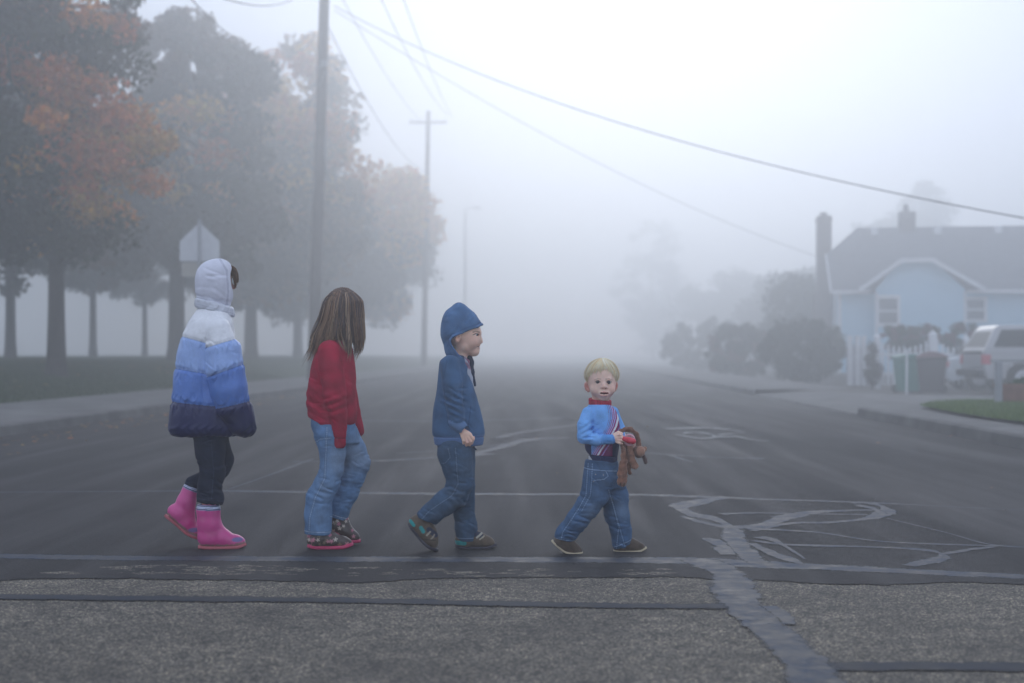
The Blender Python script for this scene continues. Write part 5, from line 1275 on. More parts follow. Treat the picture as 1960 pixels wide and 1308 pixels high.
    boot(g, 'ankle_boot', [(628, 1018), (644, 1027), (660, 1037), (674, 1042), (691, 1041)], 16, 20,
         [[(648, 985, 20, 14.5), (646, 1006, 20, 15)], [(644, 1010, 20, 15), (660, 1021, 20, 13), (674, 1029, 20, 10.5), (680, 1032, 20, 9)], [(652, 990, 20, 13), (664, 1018, 20, 11)]],
         5.5, (.1, .06, .05), M['rubberboot'], M['pinksole'], bc(9, 630, 690, 990, 1038))
    # hair: under-layer and strands gathered in locks
    hv = Vol((580, 540, -50), (712, 700, 50), 1.2)
    hv.ell((656, 592, 0), (35, 41, 34), 0, 2)
    hv.loft([(575, 622, 692, 32), (600, 617, 694, 34), (625, 612, 694, 34), (640, 608, 690, 32), (654, 610, 682, 27)], 4, 8)
    def bite(v):
        v.ell((640, 684, -28), (26, 36, 22), -20, 6, op='s'); v.ell((694, 615, 30), (24, 40, 24), 0, 6, op='s')
    hv.disp(lambda x, y, d: 1.3*np.sin(.55*x+.5*d+1.5*np.sin(.05*y))+.8*np.sin(.95*x-.7*d+.04*y+2), 6); bite(hv)
    hc_ = lambda x, y, d, c, l: np.array([[.12, .072, .048]])*(.65+.7*(.5+.5*np.sin(.8*x+.7*d+1.2*np.sin(.06*y))))[:, None]
    ho = g.add('hair', hv, M['hair'], hc_)
    rg = np.random.default_rng(12); n = 4200; nl = 110; m = 16
    lth = rg.uniform(0, 2*np.pi, nl); li = rg.integers(0, nl, n); th = lth[li]+rg.normal(0, .12, n)
    c_, s_ = np.cos(th), np.sin(th)
    # length: back lock and front lock long, side over the shoulder short
    near = s_ < 0
    le = rg.uniform(-1, 1, nl)[li]
    yend = np.where(c_ < -.45, 676+18*le+rg.normal(0, 7, n), np.where(c_ > .25, 672+22*le+rg.uniform(-14, 14, n), 654+8*le+rg.uniform(-14, 10, n)))
    yend = np.where(near | (rg.random(n) < .5), yend, yend-12)
    jl = rg.uniform(.82, 1.0, n)
    t = np.linspace(0, 1, m)
    Y0 = 551+np.abs(rg.normal(0, 3, n)); Yt = 551+(yend-551)[:, None]*(t[None]**.9)*jl[:, None]+0*Y0[:, None]
    hxL = np.interp(Yt, [551, 560, 575, 600, 615, 640, 668, 690, 700], [2, 20, 33, 39, 43, 53, 58, 68, 74]); hxR = np.interp(Yt, [551, 560, 575, 600, 640, 670, 690], [2, 22, 36, 39, 40, 38, 30])
    hx = np.where(c_[:, None] < 0, hxL, hxR); hdd = np.interp(Yt, [551, 560, 575, 600, 650, 700], [2, 20, 33, 36, 38, 34])
    lockx = rg.normal(0, 3.2, nl)[li][:, None]*t[None]**2; jit = rg.normal(0, 2.0, n)[:, None]*np.sin(np.pi*t[None]*.8)
    gth = (lth[li]-th)[:, None]*.75*t[None]**1.6
    wav = 1.4*np.sin(t[None]*7+rg.uniform(0, 6, nl)[li][:, None])*t[None]
    sc_ = (rg.uniform(.90, 1.03, n)+(rg.random(n) < .05)*rg.uniform(0, .16, n))[:, None]
    CT, ST = np.cos(th[:, None]+gth), np.sin(th[:, None]+gth)
    P_ = np.stack([654+2*(1-t[None])+hx*CT*sc_+lockx+jit*.6+wav, Yt, hdd*ST*sc_+jit*.5], 2)
    # keep the far right (face) side open
    face = (c_ > .25) & (s_ > .35); P_ = P_[~face]; lii = li[~face]; nn = len(P_)
    base = np.array([[.20, .115, .075], [.27, .165, .105], [.38, .25, .165], [.12, .082, .070], [.55, .39, .26], [.16, .12, .115]])[rg.integers(0, 6, nl)][lii]
    g.strands('hair_strands', P_, rg.uniform(.45, .85, nn), base*rg.uniform(.7, 1.35, (nn, 1)), M['hair'], ho)
    # a few loose wisps over the shoulder
    W_ = []
    for (x0, y0, x1, y1, x2, y2) in [(640, 600, 628, 648, 640, 652), (636, 610, 622, 655, 618, 686), (645, 600, 655, 655, 664, 678), (640, 640, 622, 652, 622, 676), (624, 640, 606, 668, 590, 692), (650, 620, 640, 650, 662, 672), (668, 620, 676, 660, 668, 694), (690, 600, 700, 640, 690, 676), (694, 590, 700, 630, 697, 660)]:
        for q in range(5):
            e = rg.normal(0, 1.3, 4); tt = np.linspace(0, 1, m)[:, None]; a = np.array([x0, y0, -37.]); b_ = np.array([x1+e[0], y1, -42+e[3]]); c2 = np.array([x2+e[1]*1.5, y2+e[2], -40-(6 if x2 < 665 and x2 > 615 and y2 > 650 else 0)])
            W_.append((1-tt)**2*a+2*tt*(1-tt)*b_+tt**2*c2)
    g.strands('hair_wisps', np.array(W_), .5, np.tile([.28, .19, .12], (len(W_), 1)), M['hair'], ho)
girl_red()

# ================================================================ boy in the blue hooded sweatshirt
def boy():
    g = Figure(880, 1053, 'boy in profile wearing blue zip hoodie, hood up, jeans and brown hiking shoes')
    SK = np.array([.84, .55, .42])
    b = Vol((775, 590, -55), (955, 1050, 50), 0.95)
    b.ell((883, 634, 0), (32, 31, 28), 0, 3)                       # skull
    b.ell((897, 648, 0), (24, 27, 24), 0, 8)                       # face mass
    b.ell((913, 634, 0), (6.5, 9, 14), 0, 8)                      # forehead
    b.rc((917, 637, -9), (917, 637, 9), 3.0, 3.0, 4)               # brow
    b.chain([(916.5, 642, 0, 2.6), (919.5, 650, 0, 2.8), (921, 654.6, 0, 3.2)], 3.5); b.ell((917.5, 656, 0), (3.2, 2.4, 5.2), 0, 2)
    b.ell((914.5, 661.6, 0), (4.6, 2.9, 7.5), -10, 2.5, lab=4); b.ell((914, 666.6, 0), (4.4, 2.7, 7), 10, 2.5, lab=4)   # lips
    b.ell((909, 674, 0), (7.5, 6, 8.5), 0, 5)                      # chin
    b.chain([(906, 672, 0, 8), (889, 664, -13, 9)], 7); b.chain([(906, 672, 0, 8), (889, 664, 13, 9)], 7)
    for sgn in (-1, 1):
        b.ell((904, 656, sgn*14), (9.5, 10, 8.5), 0, 6)            # cheeks
        b.ell((912.5, 641.5, sgn*13.5), (3.7, 2.2, 5.2), 0, 2.2, op='s', lab=5)
        b.ell((876, 648, sgn*27.5), (5.6, 9, 3.6), 12, 2, lab=6); b.ell((877, 647, sgn*30.5), (3.0, 5, 2.5), 12, 1, op='s', lab=6)
    b.rc((914, 663.7, -9.5), (917.5, 664.2, 0), .55, .7, 1, op='s', lab=7); b.rc((912.3, 662.0, -9.8), (914.5, 663.7, -8), .4, .5, 1, op='s', lab=7)
    b.rc((884, 660, 0), (876, 700, 0), 14.5, 15, 7)
    b.loft([(690, 860, 892, 18), (704, 846, 898, 34), (740, 845, 902, 34), (800, 843, 900, 30), (860, 843, 900, 32)], 8, 10)
    b.chain([(866, 704, -34, 11), (868, 770, -40, 9), (878, 812, -40, 6.3), (882, 822, -40, 6.2)], 5)
    b.chain([(872, 704, 34, 11), (888, 770, 36, 9), (903, 815, 30, 6.3)], 5)
    # near hand, loosely curled, back of the hand to the viewer
    b.rc((882, 822, -40), (890, 831, -41), 7, 8.2, 3, .62); b.rc((886, 826, -40), (897, 831, -41), 6.5, 6.5, 3, .62)
    for (ax, ay, bx, by, cx, cy, r_) in [(900, 831, 905.5, 838, 902.5, 846, 3.2), (895.5, 835, 900.5, 843, 898.5, 849, 3.3), (890, 836, 893.5, 844.5, 892.5, 849.5, 3.2), (884.5, 833, 887, 841, 887, 846.5, 2.8)]:
        b.chain([(ax, ay, -43, r_), (bx, by, -43.5, r_*.96)], 1.8); b.chain([(bx, by, -43.5, r_*.96), (cx, cy, -39, r_*.9)], 1.0); b.chain([(cx, cy, -39, r_*.9), (cx-2, cy-3, -34, r_*.8)], 1.0)
    b.chain([(888, 823, -37, 3.6), (900, 828, -35, 3.2), (906, 835, -35, 2.7)], 2)
    b.rc((903, 822, 30), (904, 834, 30), 7, 7, 3, .7)
    for j in range(4): b.chain([(899+3*j, 836, 30, 2.9), (900+3*j, 844-abs(j-1.5), 31, 2.6), (901+2.6*j, 847-abs(j-1.5), 35, 2.3)], 1.5)
    b.chain([(908, 826, 28, 3), (912, 834, 28, 2.7)], 2)
    b.chain([(868, 860, -18, 22), (880, 925, -20, 16), (828, 985, -20, 11), (812, 1005, -20, 10), (828, 1030, -20, 8)], 6)
    b.chain([(878, 860, 18, 22), (888, 950, 20, 14), (890, 1020, 20, 10), (930, 1040, 20, 8)], 6)
    def bc(x, y, d, c, l):
        c = np.tile(SK, (len(x), 1))
        for (fx, fy, fz, r_, am, col) in [(906, 656, -16, 9, .35, (.62, .27, .21)), (921, 655, 0, 4, .3, (.60, .26, .21)), (876, 650, -29, 7, .4, (.62, .24, .18)), (896, 846, -41, 8, .25, (.62, .25, .19)), (913, 639, -14, 5, .3, (.45, .25, .21))]:
            c = mixv(c, am*np.exp(-((x-fx)**2+(y-fy)**2+(d-fz)**2)/r_**2), col)
        q = dpoly(x, y, [(905.5, 636.3), (911, 634.6), (917.5, 636.5)]); c = mixv(c, ((q < 1.3) & (d < -4))*.65, (.16, .085, .05))
        q = dpoly(x, y, [(905.5, 641.5), (909.5, 639.4), (915, 640.2)]); c = mixv(c, ((q < .9) & (d < -4) & (y < 660))*.9, (.05, .03, .025))
        c = mixv(c, ((l == 4) & (y > 659) & (y < 669) & (x > 909))*.5, (.55, .22, .20)); c = mixv(c, (l == 7)*.9, (.16, .04, .04))
        nail = np.min([np.hypot(x-a, y-b_) for a, b_ in ((902, 845), (898, 848.5), (892, 849))], axis=0); c = mixv(c, (nail < 1.2)*.3, (.7, .45, .4))
        return c
    body = g.add('body', b, M['skin'], bc)
    for sgn in (-1, 1):
        V, F = sph((911.0, 641.6, sgn*11.8), 3.7); col = np.tile([.62, .60, .58], (len(V), 1)); dv = V-np.array([911.0, 641.6, sgn*11.8]); dr = dv/3.7@(np.array([.86, .12, sgn*.49])/1.0)
        col = mixv(col, (dr > .74)*1.0, (.06, .07, .09)); col = mixv(col, (dr > .93)*1.0, (.005, .005, .005)); g.raw('eye', V, F, M['eye'], col, body)
    # hood up
    hd = Vol((836, 572, -50), (935, 712, 50), 1.0)
    hd.ell((881, 627, 0), (37, 41, 36), 0, 0); hd.rc((872, 606, 0), (879, 593, 0), 19, 12.5, 10, 1.3); hd.chain([(879, 593, 0, 12.5), (896, 610.5, 0, 12.5), (911, 619.5, 0, 7.5), (919, 622, 0, 4)], 5, 1.9)
    hd.rc((864, 642, 0), (871, 672, 0), 19.5, 17, 10, 1.6); hd.rc((871, 672, 0), (880, 694, 0), 18, 14, 8, 1.7)
    hd.disp(lambda x, y, d: .5*wsin(x, y, d, .07, .09, .06, 2, 1)+creases(x, y, d, 8, 12, (850, 590, 905, 660), -38, 30, 30, 2.4, -1.1), 6)
    hd.ell((884, 640, 0), (33, 31, 29), 0, 3, op='s')                 # hollow
    # cut the face opening: everything in front of the slanting hood edge
    sl, X, Y, Z = hd.blk(hd.lo, hd.lo+hd.n*hd.h)
    ey = [572, 600, 622, 630, 638, 646, 652, 660, 672, 684, 696, 715]; ex = [960, 950, 927, 902, 884, 867, 861.5, 863, 871, 881, 892, 905]
    edge = np.interp(Y.ravel(), ey, ex)[None, :, None]+.0*Z; cutf = (X-edge)*.8
    hd.F = np.maximum(hd.F, cutf+np.abs(Z)*0).astype(f4)
    # rolled hem of the hood edge: thicker tube along it on both sides
    pts = [(923, 622), (915, 626.5), (902, 630.5), (885, 638), (868, 645), (862.5, 652), (863.5, 661), (871, 672), (881, 684), (890, 694)]
    zz_ = [12, 20, 27, 33, 35, 34, 33, 31, 27, 22]
    for sgn in (-1, 1):
        P3 = [(p[0]-1, p[1]-.5, sgn*z_, 1.9) for p, z_ in zip(pts, zz_)]; hd.chain(P3, 2.5, lab=2)
    hd.rc((922, 621.5, -12), (923, 621.5, 0), 1.7, 1.7, 2, lab=2); hd.rc((922, 621.5, 12), (923, 621.5, 0), 1.7, 1.7, 2, lab=2)
    BL = (.070, .155, .30); BL2 = (.10, .20, .42)
    def hc(x, y, d, c, l):
        c = np.tile(BL, (len(x), 1))*(.8+.4*(.5+.5*blot(x, y, d, .12, 2)))[:, None]; c = mixv(c, (l == 2)*.35, BL2); c = mixv(c, (np.abs(dpoly(x, y, [(p[0]-4, p[1]-4) for p in pts])) < .8)*.4, (.02, .06, .18)); return c
    hd_o = g.add('hood', hd, M['fleece'], hc)
    # jacket
    j = Vol((818, 676, -72), (940, 862, 66), 1.1)
    j.loft([(680, 856, 890, 24), (690, 842, 894, 40), (725, 838, 902, 44), (755, 834, 912, 44), (777, 831, 918, 44), (805, 828, 924, 44), (828, 827, 928, 44), (836, 829, 927, 42), (853, 832, 925, 40)], 6, 4, lab=1, pw=2.2)
    j.chain([(861, 698, -36, 18), (866, 735, -42, 19), (869, 770, -44, 17), (875, 800, -43, 14.5)], 3, lab=2)
    j.chain([(872, 700, 34, 18), (890, 770, 42, 15), (902, 806, 36, 12)], 3, lab=3)
    j.chain([(873, 806, -42, 13.5), (881, 814, -42, 13)], 1.5, lab=4)      # rolled cuff
    def fold(x, y, d):
        f = .7*wsin(x, y, d, .07, .06, .06, 2, 1)+creases(x, y, d, 24, 14, (832, 700, 920, 830), 70, 40, 30, 2.6, -1.2)+creases(x, y, d, 25, 9, (852, 740, 888, 805), 15, 25, 24, 2.2, -1.4)
        for (kx, ky, kr, ka) in [(868, 765, 18, 1.8), (872, 790, 12, 1.3)]: f += np.exp(-((x-kx)**2+(y-ky)**2)/kr**2)*ka*np.sin(.5*y-.25*x)*(d < 0)
        return f-1.4*np.exp(-((y-836)/1.3)**2)*(dpoly(x, y, [(828, 836), (872, 836)]) < 60)
    j.disp(fold, 7)
    # open front: V-shaped gap showing the shirt, widening up to the neck
    sl, X, Y, Z = j.blk(j.lo, j.lo+j.n*j.h)
    ed = np.interp(Y.ravel(), [676, 690, 712, 742, 780, 860], [884, 892, 900, 909, 921, 945])[None, :, None]
    j.F = np.maximum(j.F, np.where(np.abs(Z) < 60, (X-ed-np.abs(Z+4)*.10)*.9, -50)).astype(f4)
    j.ell((891, 822, -42), (9, 8, 9), 40, 1, op='s', lab=5)
    def jc(x, y, d, c, l):
        c = np.tile((.052, .118, .225), (len(x), 1))*(.78+.45*(.5+.5*blot(x, y, d, .1, 5)))[:, None]
        c = mixv(c, ss(834.6, 836, y+(x-828)*.045)*(l == 1)*.8, (.12, .20, .38)); c = mixv(c, ((l == 4) | (l == 5))*.8, (.15, .26, .46))
        q = dpoly(x, y, [(901, 776), (898, 800), (893, 828)]); c = mixv(c, ((q < .9) & (d < -20) & (l == 1))*.5, (.015, .04, .12)); q = dpoly(x, y, [(856, 690), (850, 720), (852, 780)]); c = mixv(c, ((q < .8) & (l == 2))*.35, (.015, .04, .12))
        e = np.interp(y, [676, 690, 712, 742, 780, 860], [884, 892, 900, 909, 921, 945]); c = mixv(c, (x > e-2.4)*.75*(l == 1), (.012, .02, .05)); return c
    jo = g.add('hoodie', j, M['fleece'], jc)
    # far lapel and collar flap seen across the chest
    fl = Vol((884, 672, -6), (922, 762, 34), 1.0); fl.chain([(899, 684, 15, 5.5), (901, 694, 15, 5.5), (904, 712, 14, 3.5), (909, 738, 12, 3)], 4, .45)
    g.add('collar_flap', fl, M['fleece'], None, jo, base=(.015, .03, .075))
    # shirt
    sh = Vol((850, 674, -36), (918, 800, 36), 1.1); sh.loft([(682, 862, 893, 20), (694, 856, 898, 30), (720, 852, 904, 32), (745, 850, 909, 32), (790, 850, 914, 32)], 4, 5)
    sh.disp(lambda x, y, d: .6*wsin(x, y, d, .2, .15, .1), 4)
    g.add('shirt', sh, M['fleece'], lambda x, y, d, c, l: mixv(np.tile([.38, .41, .48], (len(x), 1)), ss(.9, .3, np.abs(y-(694+(x-885)*.6))/8)*.8, (.20, .06, .12)))
    nb = Vol((862, 668, -28), (902, 706, 28), 1.0); sl, X, Y, Z = nb.blk(nb.lo, nb.lo+nb.n*nb.h); yc = 683+(X-880)*.55; rr = np.sqrt(((X-882)/15.5)**2+(Z/17.5)**2); f = np.sqrt(np.maximum(np.abs(Y-yc)-2, 0)**2+((rr-1)*16)**2)-1.9; nb.comb(sl, f, 0, 'u', 1)
    g.add('neckband', nb, M['fleece'], None, base=(.26, .10, .17))
    # drawcord
    g.strands('drawcord', np.array([np.linspace(0, 1, 10)[:, None]*np.array([6, 9, 0])+np.array([906, 851, -30])+np.c_[np.zeros(10), 2*np.sin(np.linspace(0, 3, 10)), np.zeros(10)], np.linspace(0, 1, 10)[:, None]*np.array([13, 7, 0])+np.array([900, 853, -30])+np.c_[np.zeros(10), -1.5*np.sin(np.linspace(0, 3, 10)), np.zeros(10)]]), 1.6, np.tile([.02, .03, .06], (2, 1)), M['fleece'], jo)
    # jeans
    p = Vol((786, 838, -58), (925, 1046, 58), 1.15)
    p.loft([(842, 836, 905, 38), (860, 837, 906, 38), (880, 844, 907, 34)], 9, 5)
    p.chain([(871, 866, -17, 34), (877, 895, -19, 29), (881, 922, -20, 25), (872, 945, -21, 25), (850, 962, -21, 23.5), (828, 980, -21, 21), (817, 990, -21, 20)], 5)
    p.chain([(880, 866, 17, 30), (887, 930, 19, 22), (889, 985, 20, 20), (892, 1010, 20, 21), (892, 1030, 20, 20.5)], 5)
    p.disp(denim_folds(1.5, 4.2, [(868, 935, 18, 2.4), (893, 950, 12, 1.0), (815, 985, 16, 1.8), (892, 1005, 16, 1.8), (880, 890, 14, .8)]), 7)
    sl, X, Y, Z = p.blk(p.lo, p.lo+p.n*p.h); near = (Z < 0)
    p.F = np.maximum(p.F, np.where(near & (X < 850), ((Y-1000)-(X-838)*.42)*.8-2, -50)); p.F = np.maximum(p.F, np.where(~near, Y-1038+.0*X, -50)).astype(f4)
    g.add('jeans', p, M['denim'], denim_col((.045, .090, .155), [[(872, 855), (875, 900), (877, 922), (866, 944), (845, 958), (822, 974), (806, 992)], [(858, 856), (862, 872), (852, 884), (846, 884)]], [(892, 890, 18, .16), (872, 948, 16, .15), (840, 970, 16, .12)], 2, [[(801, 990), (838, 1003)], [(871, 1031), (912, 1031)]], hil=(.20, .28, .38)))
    # hiking shoes
    def sc_(heel, tip, up):
        def fn(x, y, d, c, l):
            c = np.tile([.115, .085, .058], (len(x), 1))*(.8+.4*(.5+.5*blot(x, y, d, .25, 1)))[:, None]
            for pl, w_, col in up: c = mixv(c, (dpoly(x, y, pl) < w_)*1.0, col)
            return c
        return fn
    TE = (.02, .28, .27); NV = (.025, .03, .06)
    boot(g, 'hiking_shoe', [(781, 1000), (791, 1015), (804, 1031), (818, 1045), (838, 1053)], 14.5, -21,
         [[(804, 993, -21, 13), (802, 1002, -21, 14)], [(799, 1002, -21, 13.5), (814, 1018, -21, 13.5), (825, 1031, -21, 11.5), (829, 1037, -21, 10.5)], [(815, 994, -21, 11), (823, 1012, -21, 10.5), (830, 1024, -21, 9)], [(793, 996, -21, 9), (800, 1003, -21, 12)]],
         5, (.1, .08, .06), M['suede'], M['darksole'], sc_(0, 0, [([(787, 994), (793, 1001)], 3.4, TE), ([(807, 1006), (811, 1013)], 3.6, TE), ([(822, 1010), (834, 1020)], 5, NV), ([(818, 1020), (824, 1014)], 1.8, (.36, .33, .25)), ([(826, 1028), (832, 1020)], 1.6, (.30, .26, .2)), ([(812, 1028), (834, 1030)], 1.2, (.06, .045, .035))]))
    o = boot(g, 'hiking_shoe', [(871, 1050), (885, 1053), (910, 1053.5), (935, 1053.5), (952, 1047)], 14.5, 20,
         [[(889, 1026, 20, 14), (888, 1036, 20, 15)], [(886, 1037, 20, 14.5), (912, 1036, 20, 13.5), (932, 1041, 20, 11), (938, 1043, 20, 9.5)], [(898, 1026, 20, 12.5), (918, 1033, 20, 11)]],
         5, (.1, .08, .06), M['suede'], M['darksole'], sc_(0, 0, [([(873, 1040), (889, 1041)], 4.5, TE), ([(905, 1022), (920, 1026)], 5, NV), ([(913, 1030), (922, 1023)], 1.8, (.42, .40, .32)), ([(918, 1034), (927, 1028)], 1.5, (.36, .33, .25)), ([(902, 1046), (944, 1047)], 1.4, (.07, .05, .04))]))
boy()

# ================================================================ toddler
def toddler():
    g = Figure(1152, 1058, 'blond toddler facing the camera in blue striped sweater and baggy jeans')
    SK = np.array([.86, .60, .48])
    b = Vol((1050, 690, -62), (1245, 1056, 52), 0.85)
    hx, hy = 1151.5, 724
    b.ell((hx, 721, 0), (28.8, 30.5, 32.5), 0, 3)
    b.ell((1153, 741, -6), (24.5, 25, 25), 0, 8)
    for sgn in (-1, 1):
        b.ell((1154+sgn*12.5, 746, -19), (10, 9.5, 9), 0, 6)                       # cheeks
        ex, ez = (1117.8+5.5, 4) if sgn < 0 else (1181.2-2.5, 6)
        b.ell((ex+sgn*(-1), 741, ez), (5.8 if sgn < 0 else 4.6, 10.5, 3.8), sgn*14, 2, lab=6); b.ell((ex-sgn*.3, 740, ez-4.4), (2.9, 6.6, 2.6), sgn*14, 1.2, op='s', lab=6)
    b.ell((1154.5, 757, -14), (11.5, 9.5, 12), 0, 6); b.ell((1154.5, 761.5, -19), (6.5, 4.8, 6.5), 0, 5)   # jaw, chin
    b.rc((1143, 727, -26.5), (1166, 726.5, -27), 3.2, 3.2, 5)                        # brow ridge
    for x_ in (1144.0, 1165.2): b.ell((x_, 731.2, -32.5), (4.9, 2.4, 4.6), 0, 1.6, op='s', lab=5)
    b.chain([(1155, 730, -29, 2.6), (1156, 736, -32, 3.0), (1156.4, 739.5, -34.5, 3.7)], 3.5); b.ell((1152.4, 741, -31.5), (2.8, 2.5, 3.2), 0, 2); b.ell((1160.2, 741, -31.5), (2.8, 2.5, 3.2), 0, 2)
    for x_ in (1153.7, 1159.0): b.ell((x_, 743.3, -34.3), (1.35, .95, 2), 0, .5, op='s', lab=7)
    b.ell((1156.2, 752.5, -27.5), (10.5, 7, 6), 0, 4)
    b.rc((1149.6, 752.2, -31.4), (1156.2, 749.9, -33.4), 1.0, 1.5, 2, lab=4); b.rc((1163, 752.2, -31.4), (1156.2, 749.9, -33.4), 1.0, 1.5, 2, lab=4)
    b.rc((1151, 756.8, -32), (1161.2, 756.3, -31.8), 1.9, 1.9, 2.2, lab=4)
    b.ell((1156.3, 752.8, -34), (6.6, 1.5, 6), 0, .8, op='s', lab=7); b.ell((1149.9, 751.9, -33), (2.2, 1.0, 3), -20, .8, op='s', lab=7); b.ell((1162.7, 751.9, -33), (2.2, 1.0, 3), 20, .8, op='s', lab=7)
    b.rc((1150, 755, 2), (1148, 786, 2), 16, 17, 6)
    b.loft([(778, 1136, 1164, 18), (790, 1128, 1174, 24), (830, 1128, 1176, 25), (885, 1132, 1174, 25), (915, 1130, 1176, 24)], 8, 10)
    b.chain([(1127, 792, -24, 9), (1119, 833, -34, 8), (1150, 838, -44, 6.5), (1171, 838, -47, 6)], 5)
    b.chain([(1172, 794, 22, 9), (1186, 828, 22, 8), (1200, 848, -4, 6), (1208, 850, -12, 5.5)], 5)
    # near hand around the red toy
    b.rc((1172, 838, -47), (1180, 836, -48), 7.2, 8.2, 3, .75)
    for (ay, bx, by, cx, cy, r_) in [(830.5, 1186, 829.5, 1191, 832, 2.5), (834.8, 1188.5, 834.5, 1194, 837, 2.6), (839.2, 1188, 840, 1193.5, 841.5, 2.6), (843.2, 1185.5, 845, 1190, 846, 2.3)]:
        b.chain([(1180, ay, -51, r_), (bx, by, -54, r_)], 1.2); b.chain([(bx, by, -54, r_), (cx, cy, -50, r_*.85)], .8)
    b.chain([(1176, 829, -47, 3.2), (1183, 825.5, -48, 2.9), (1189.5, 827.5, -47, 2.5)], 1.5)
    # far hand holding the plush
    b.rc((1208, 850, -12), (1211, 852, -16), 6.5, 6.5, 3, .8)
    for j in range(4): b.chain([(1211, 846+3.6*j, -16, 2.3), (1215, 847+3.6*j, -21, 2.2), (1212, 847+3.6*j, -25, 2.0)], 1)
    b.chain([(1207, 846, -13, 2.6), (1206, 842, -19, 2.3)], 1.2)
    b.chain([(1148, 900, -13, 14), (1124, 968, -17, 13), (1085, 1022, -17, 11), (1085, 1042, -17, 9), (1104, 1050, -17, 7)], 6)
    b.chain([(1160, 900, 13, 14), (1182, 985, 17, 13), (1190, 1035, 17, 10), (1222, 1050, 17, 7)], 6)
    def bc(x, y, d, c, l):
        c = np.tile(SK, (len(x), 1))
        for (fx, fy, fz, r_, am, col) in [(1140, 748, -22, 9, .30, (.66, .28, .22)), (1170, 747, -22, 9, .40, (.68, .26, .22)), (1156.4, 740, -34, 5, .35, (.66, .27, .22)), (1122, 741, 2, 11, .75, (.62, .15, .13)), (1181, 740, 4, 10, .75, (.62, .15, .13)), (1185, 838, -52, 10, .30, (.68, .30, .24)), (1155, 762, -22, 7, .2, (.66, .30, .26)), (1144, 733, -30, 6, .25, (.52, .28, .25)), (1165, 733, -30, 6, .25, (.52, .28, .25))]:
            c = mixv(c, am*np.exp(-((x-fx)**2+(y-fy)**2+(d-fz)**2)/r_**2), col)
        fr = d < -15
        for e in (-1, 1):
            cx = 1144.0 if e < 0 else 1165.2
            q = dpoly(x, y, [(cx-5.8, 727.2 if e < 0 else 725.2), (cx, 724.6), (cx+5.8, 725.2 if e < 0 else 727.0)]); c = mixv(c, (q < 1.15)*fr*.38, (.30, .18, .10))
            q = dpoly(x, y, [(cx-4.8, 731.2), (cx-1.5, 728.6), (cx+2, 728.6), (cx+4.8, 731.2)]); c = mixv(c, (q < .8)*fr*.8, (.10, .05, .04))
            q = dpoly(x, y, [(cx-4.6, 731.8), (cx, 734), (cx+4.6, 731.8)]); c = mixv(c, (q < .55)*fr*.4, (.35, .16, .13))
        c = mixv(c, ((l == 4) & (y > 747) & (y < 759.5))*fr*.55, (.60, .22, .20)); c = mixv(c, (l == 7)*fr*1.0, (.20, .05, .05)); return c
    body = g.add('body', b, M['skin'], bc)
    for cx in (1144.2, 1165.0):
        o3 = np.array([cx, 731.3, -26.6]); V, F = sph(o3, 4.4, 20, 14); dv = (V-o3)/4.4; dr = dv@np.array([0.02, .02, -1.0])
        col = np.tile([.48, .45, .44], (len(V), 1)); col = mixv(col, (dr > .76)*1.0, (.022, .026, .036)); col = mixv(col, (dr > .96)*1.0, (.004, .004, .004)); g.raw('eye', V, F, M['eye'], col, body)
    # teeth hint behind the open lips
    # hair cap + strands
    hv = Vol((1112, 682, -44), (1192, 756, 44), 1.0); hv.ell((hx, 720.5, 1), (30.2, 32, 34), 0, 0)
    hair_line = lambda x: np.interp(x, [1118, 1124, 1130, 1136, 1144, 1152, 1156, 1160, 1166, 1171, 1176, 1182], [729, 725, 718, 711, 709, 708, 702, 703, 708, 714, 721, 729])
    sl, X, Y, Z = hv.blk(hv.lo, hv.lo+hv.n*hv.h); hl = hair_line(X.ravel())[:, None, None]; yl = hl+np.clip((Z+14)/30, 0, 1)*(744-hl)*np.where(np.abs(X-hx) > 0, 1, 1)
    hv.F = np.maximum(hv.F, (Y-yl)*.8).astype(f4); hv.disp(lambda x, y, d: .3*np.sin(.9*x+.7*d)-.1, 3)
    ho = g.add('hair', hv, M['blond'], lambda x, y, d, c, l: np.array([[1.0, .86, .56]])*(.75+.35*(.5+.5*np.sin(1.3*x+.9*d)))[:, None])
    rg = np.random.default_rng(21); n = 5200; m = 11; th = rg.uniform(0, 2*np.pi, n); lk = np.round(th*14)/14; th = th*.6+lk*.4; c_, s_ = np.cos(th), np.sin(th)
    # crown slightly behind the top; polar sweep down to the hair line
    xe = hx+31*c_; back = np.clip((s_*35+14)/30, 0, 1); ye = hair_line(xe*.9+hx*.1)*(1-back)+(738+rg.uniform(-4, 4, n))*back+rg.normal(0, 2.6, n)+3.0*np.sin(np.round(th*9)*2.3)
    side = np.abs(c_) > .86; ye = np.where(side & (s_ < .35), 722+rg.uniform(-4, 8, n), ye)
    front = (s_ < -.2); part = 4.0
    ph = np.arccos(np.clip((720.5-ye)/33.5, -.98, .98)); t = np.linspace(.02, 1, m)[None]; PH = ph[:, None]*t; lift = (rg.uniform(.2, 1.2, n)+.7*np.sin(np.round(th*11)*1.7))[:, None]*(1-.35*t)+.5+(rg.random(n) < .04)[:, None]*rg.uniform(1, 4, (n, 1))*t
    swirl = (.35*(1-t)**1.5)*np.where(c_ > 0, -1, 1)[:, None]
    TH = th[:, None]+swirl; rr_ = np.sin(PH); jit = rg.normal(0, 1.5, (n, 1))*t
    P_ = np.stack([hx+1.5*(1-t)+(29.3+lift)*rr_*np.cos(TH)+jit, 720.5-(32.3+lift)*np.cos(PH)+0*TH, 5*(1-t)+1+(33.5+lift)*rr_*np.sin(TH)+jit*.5], 2)
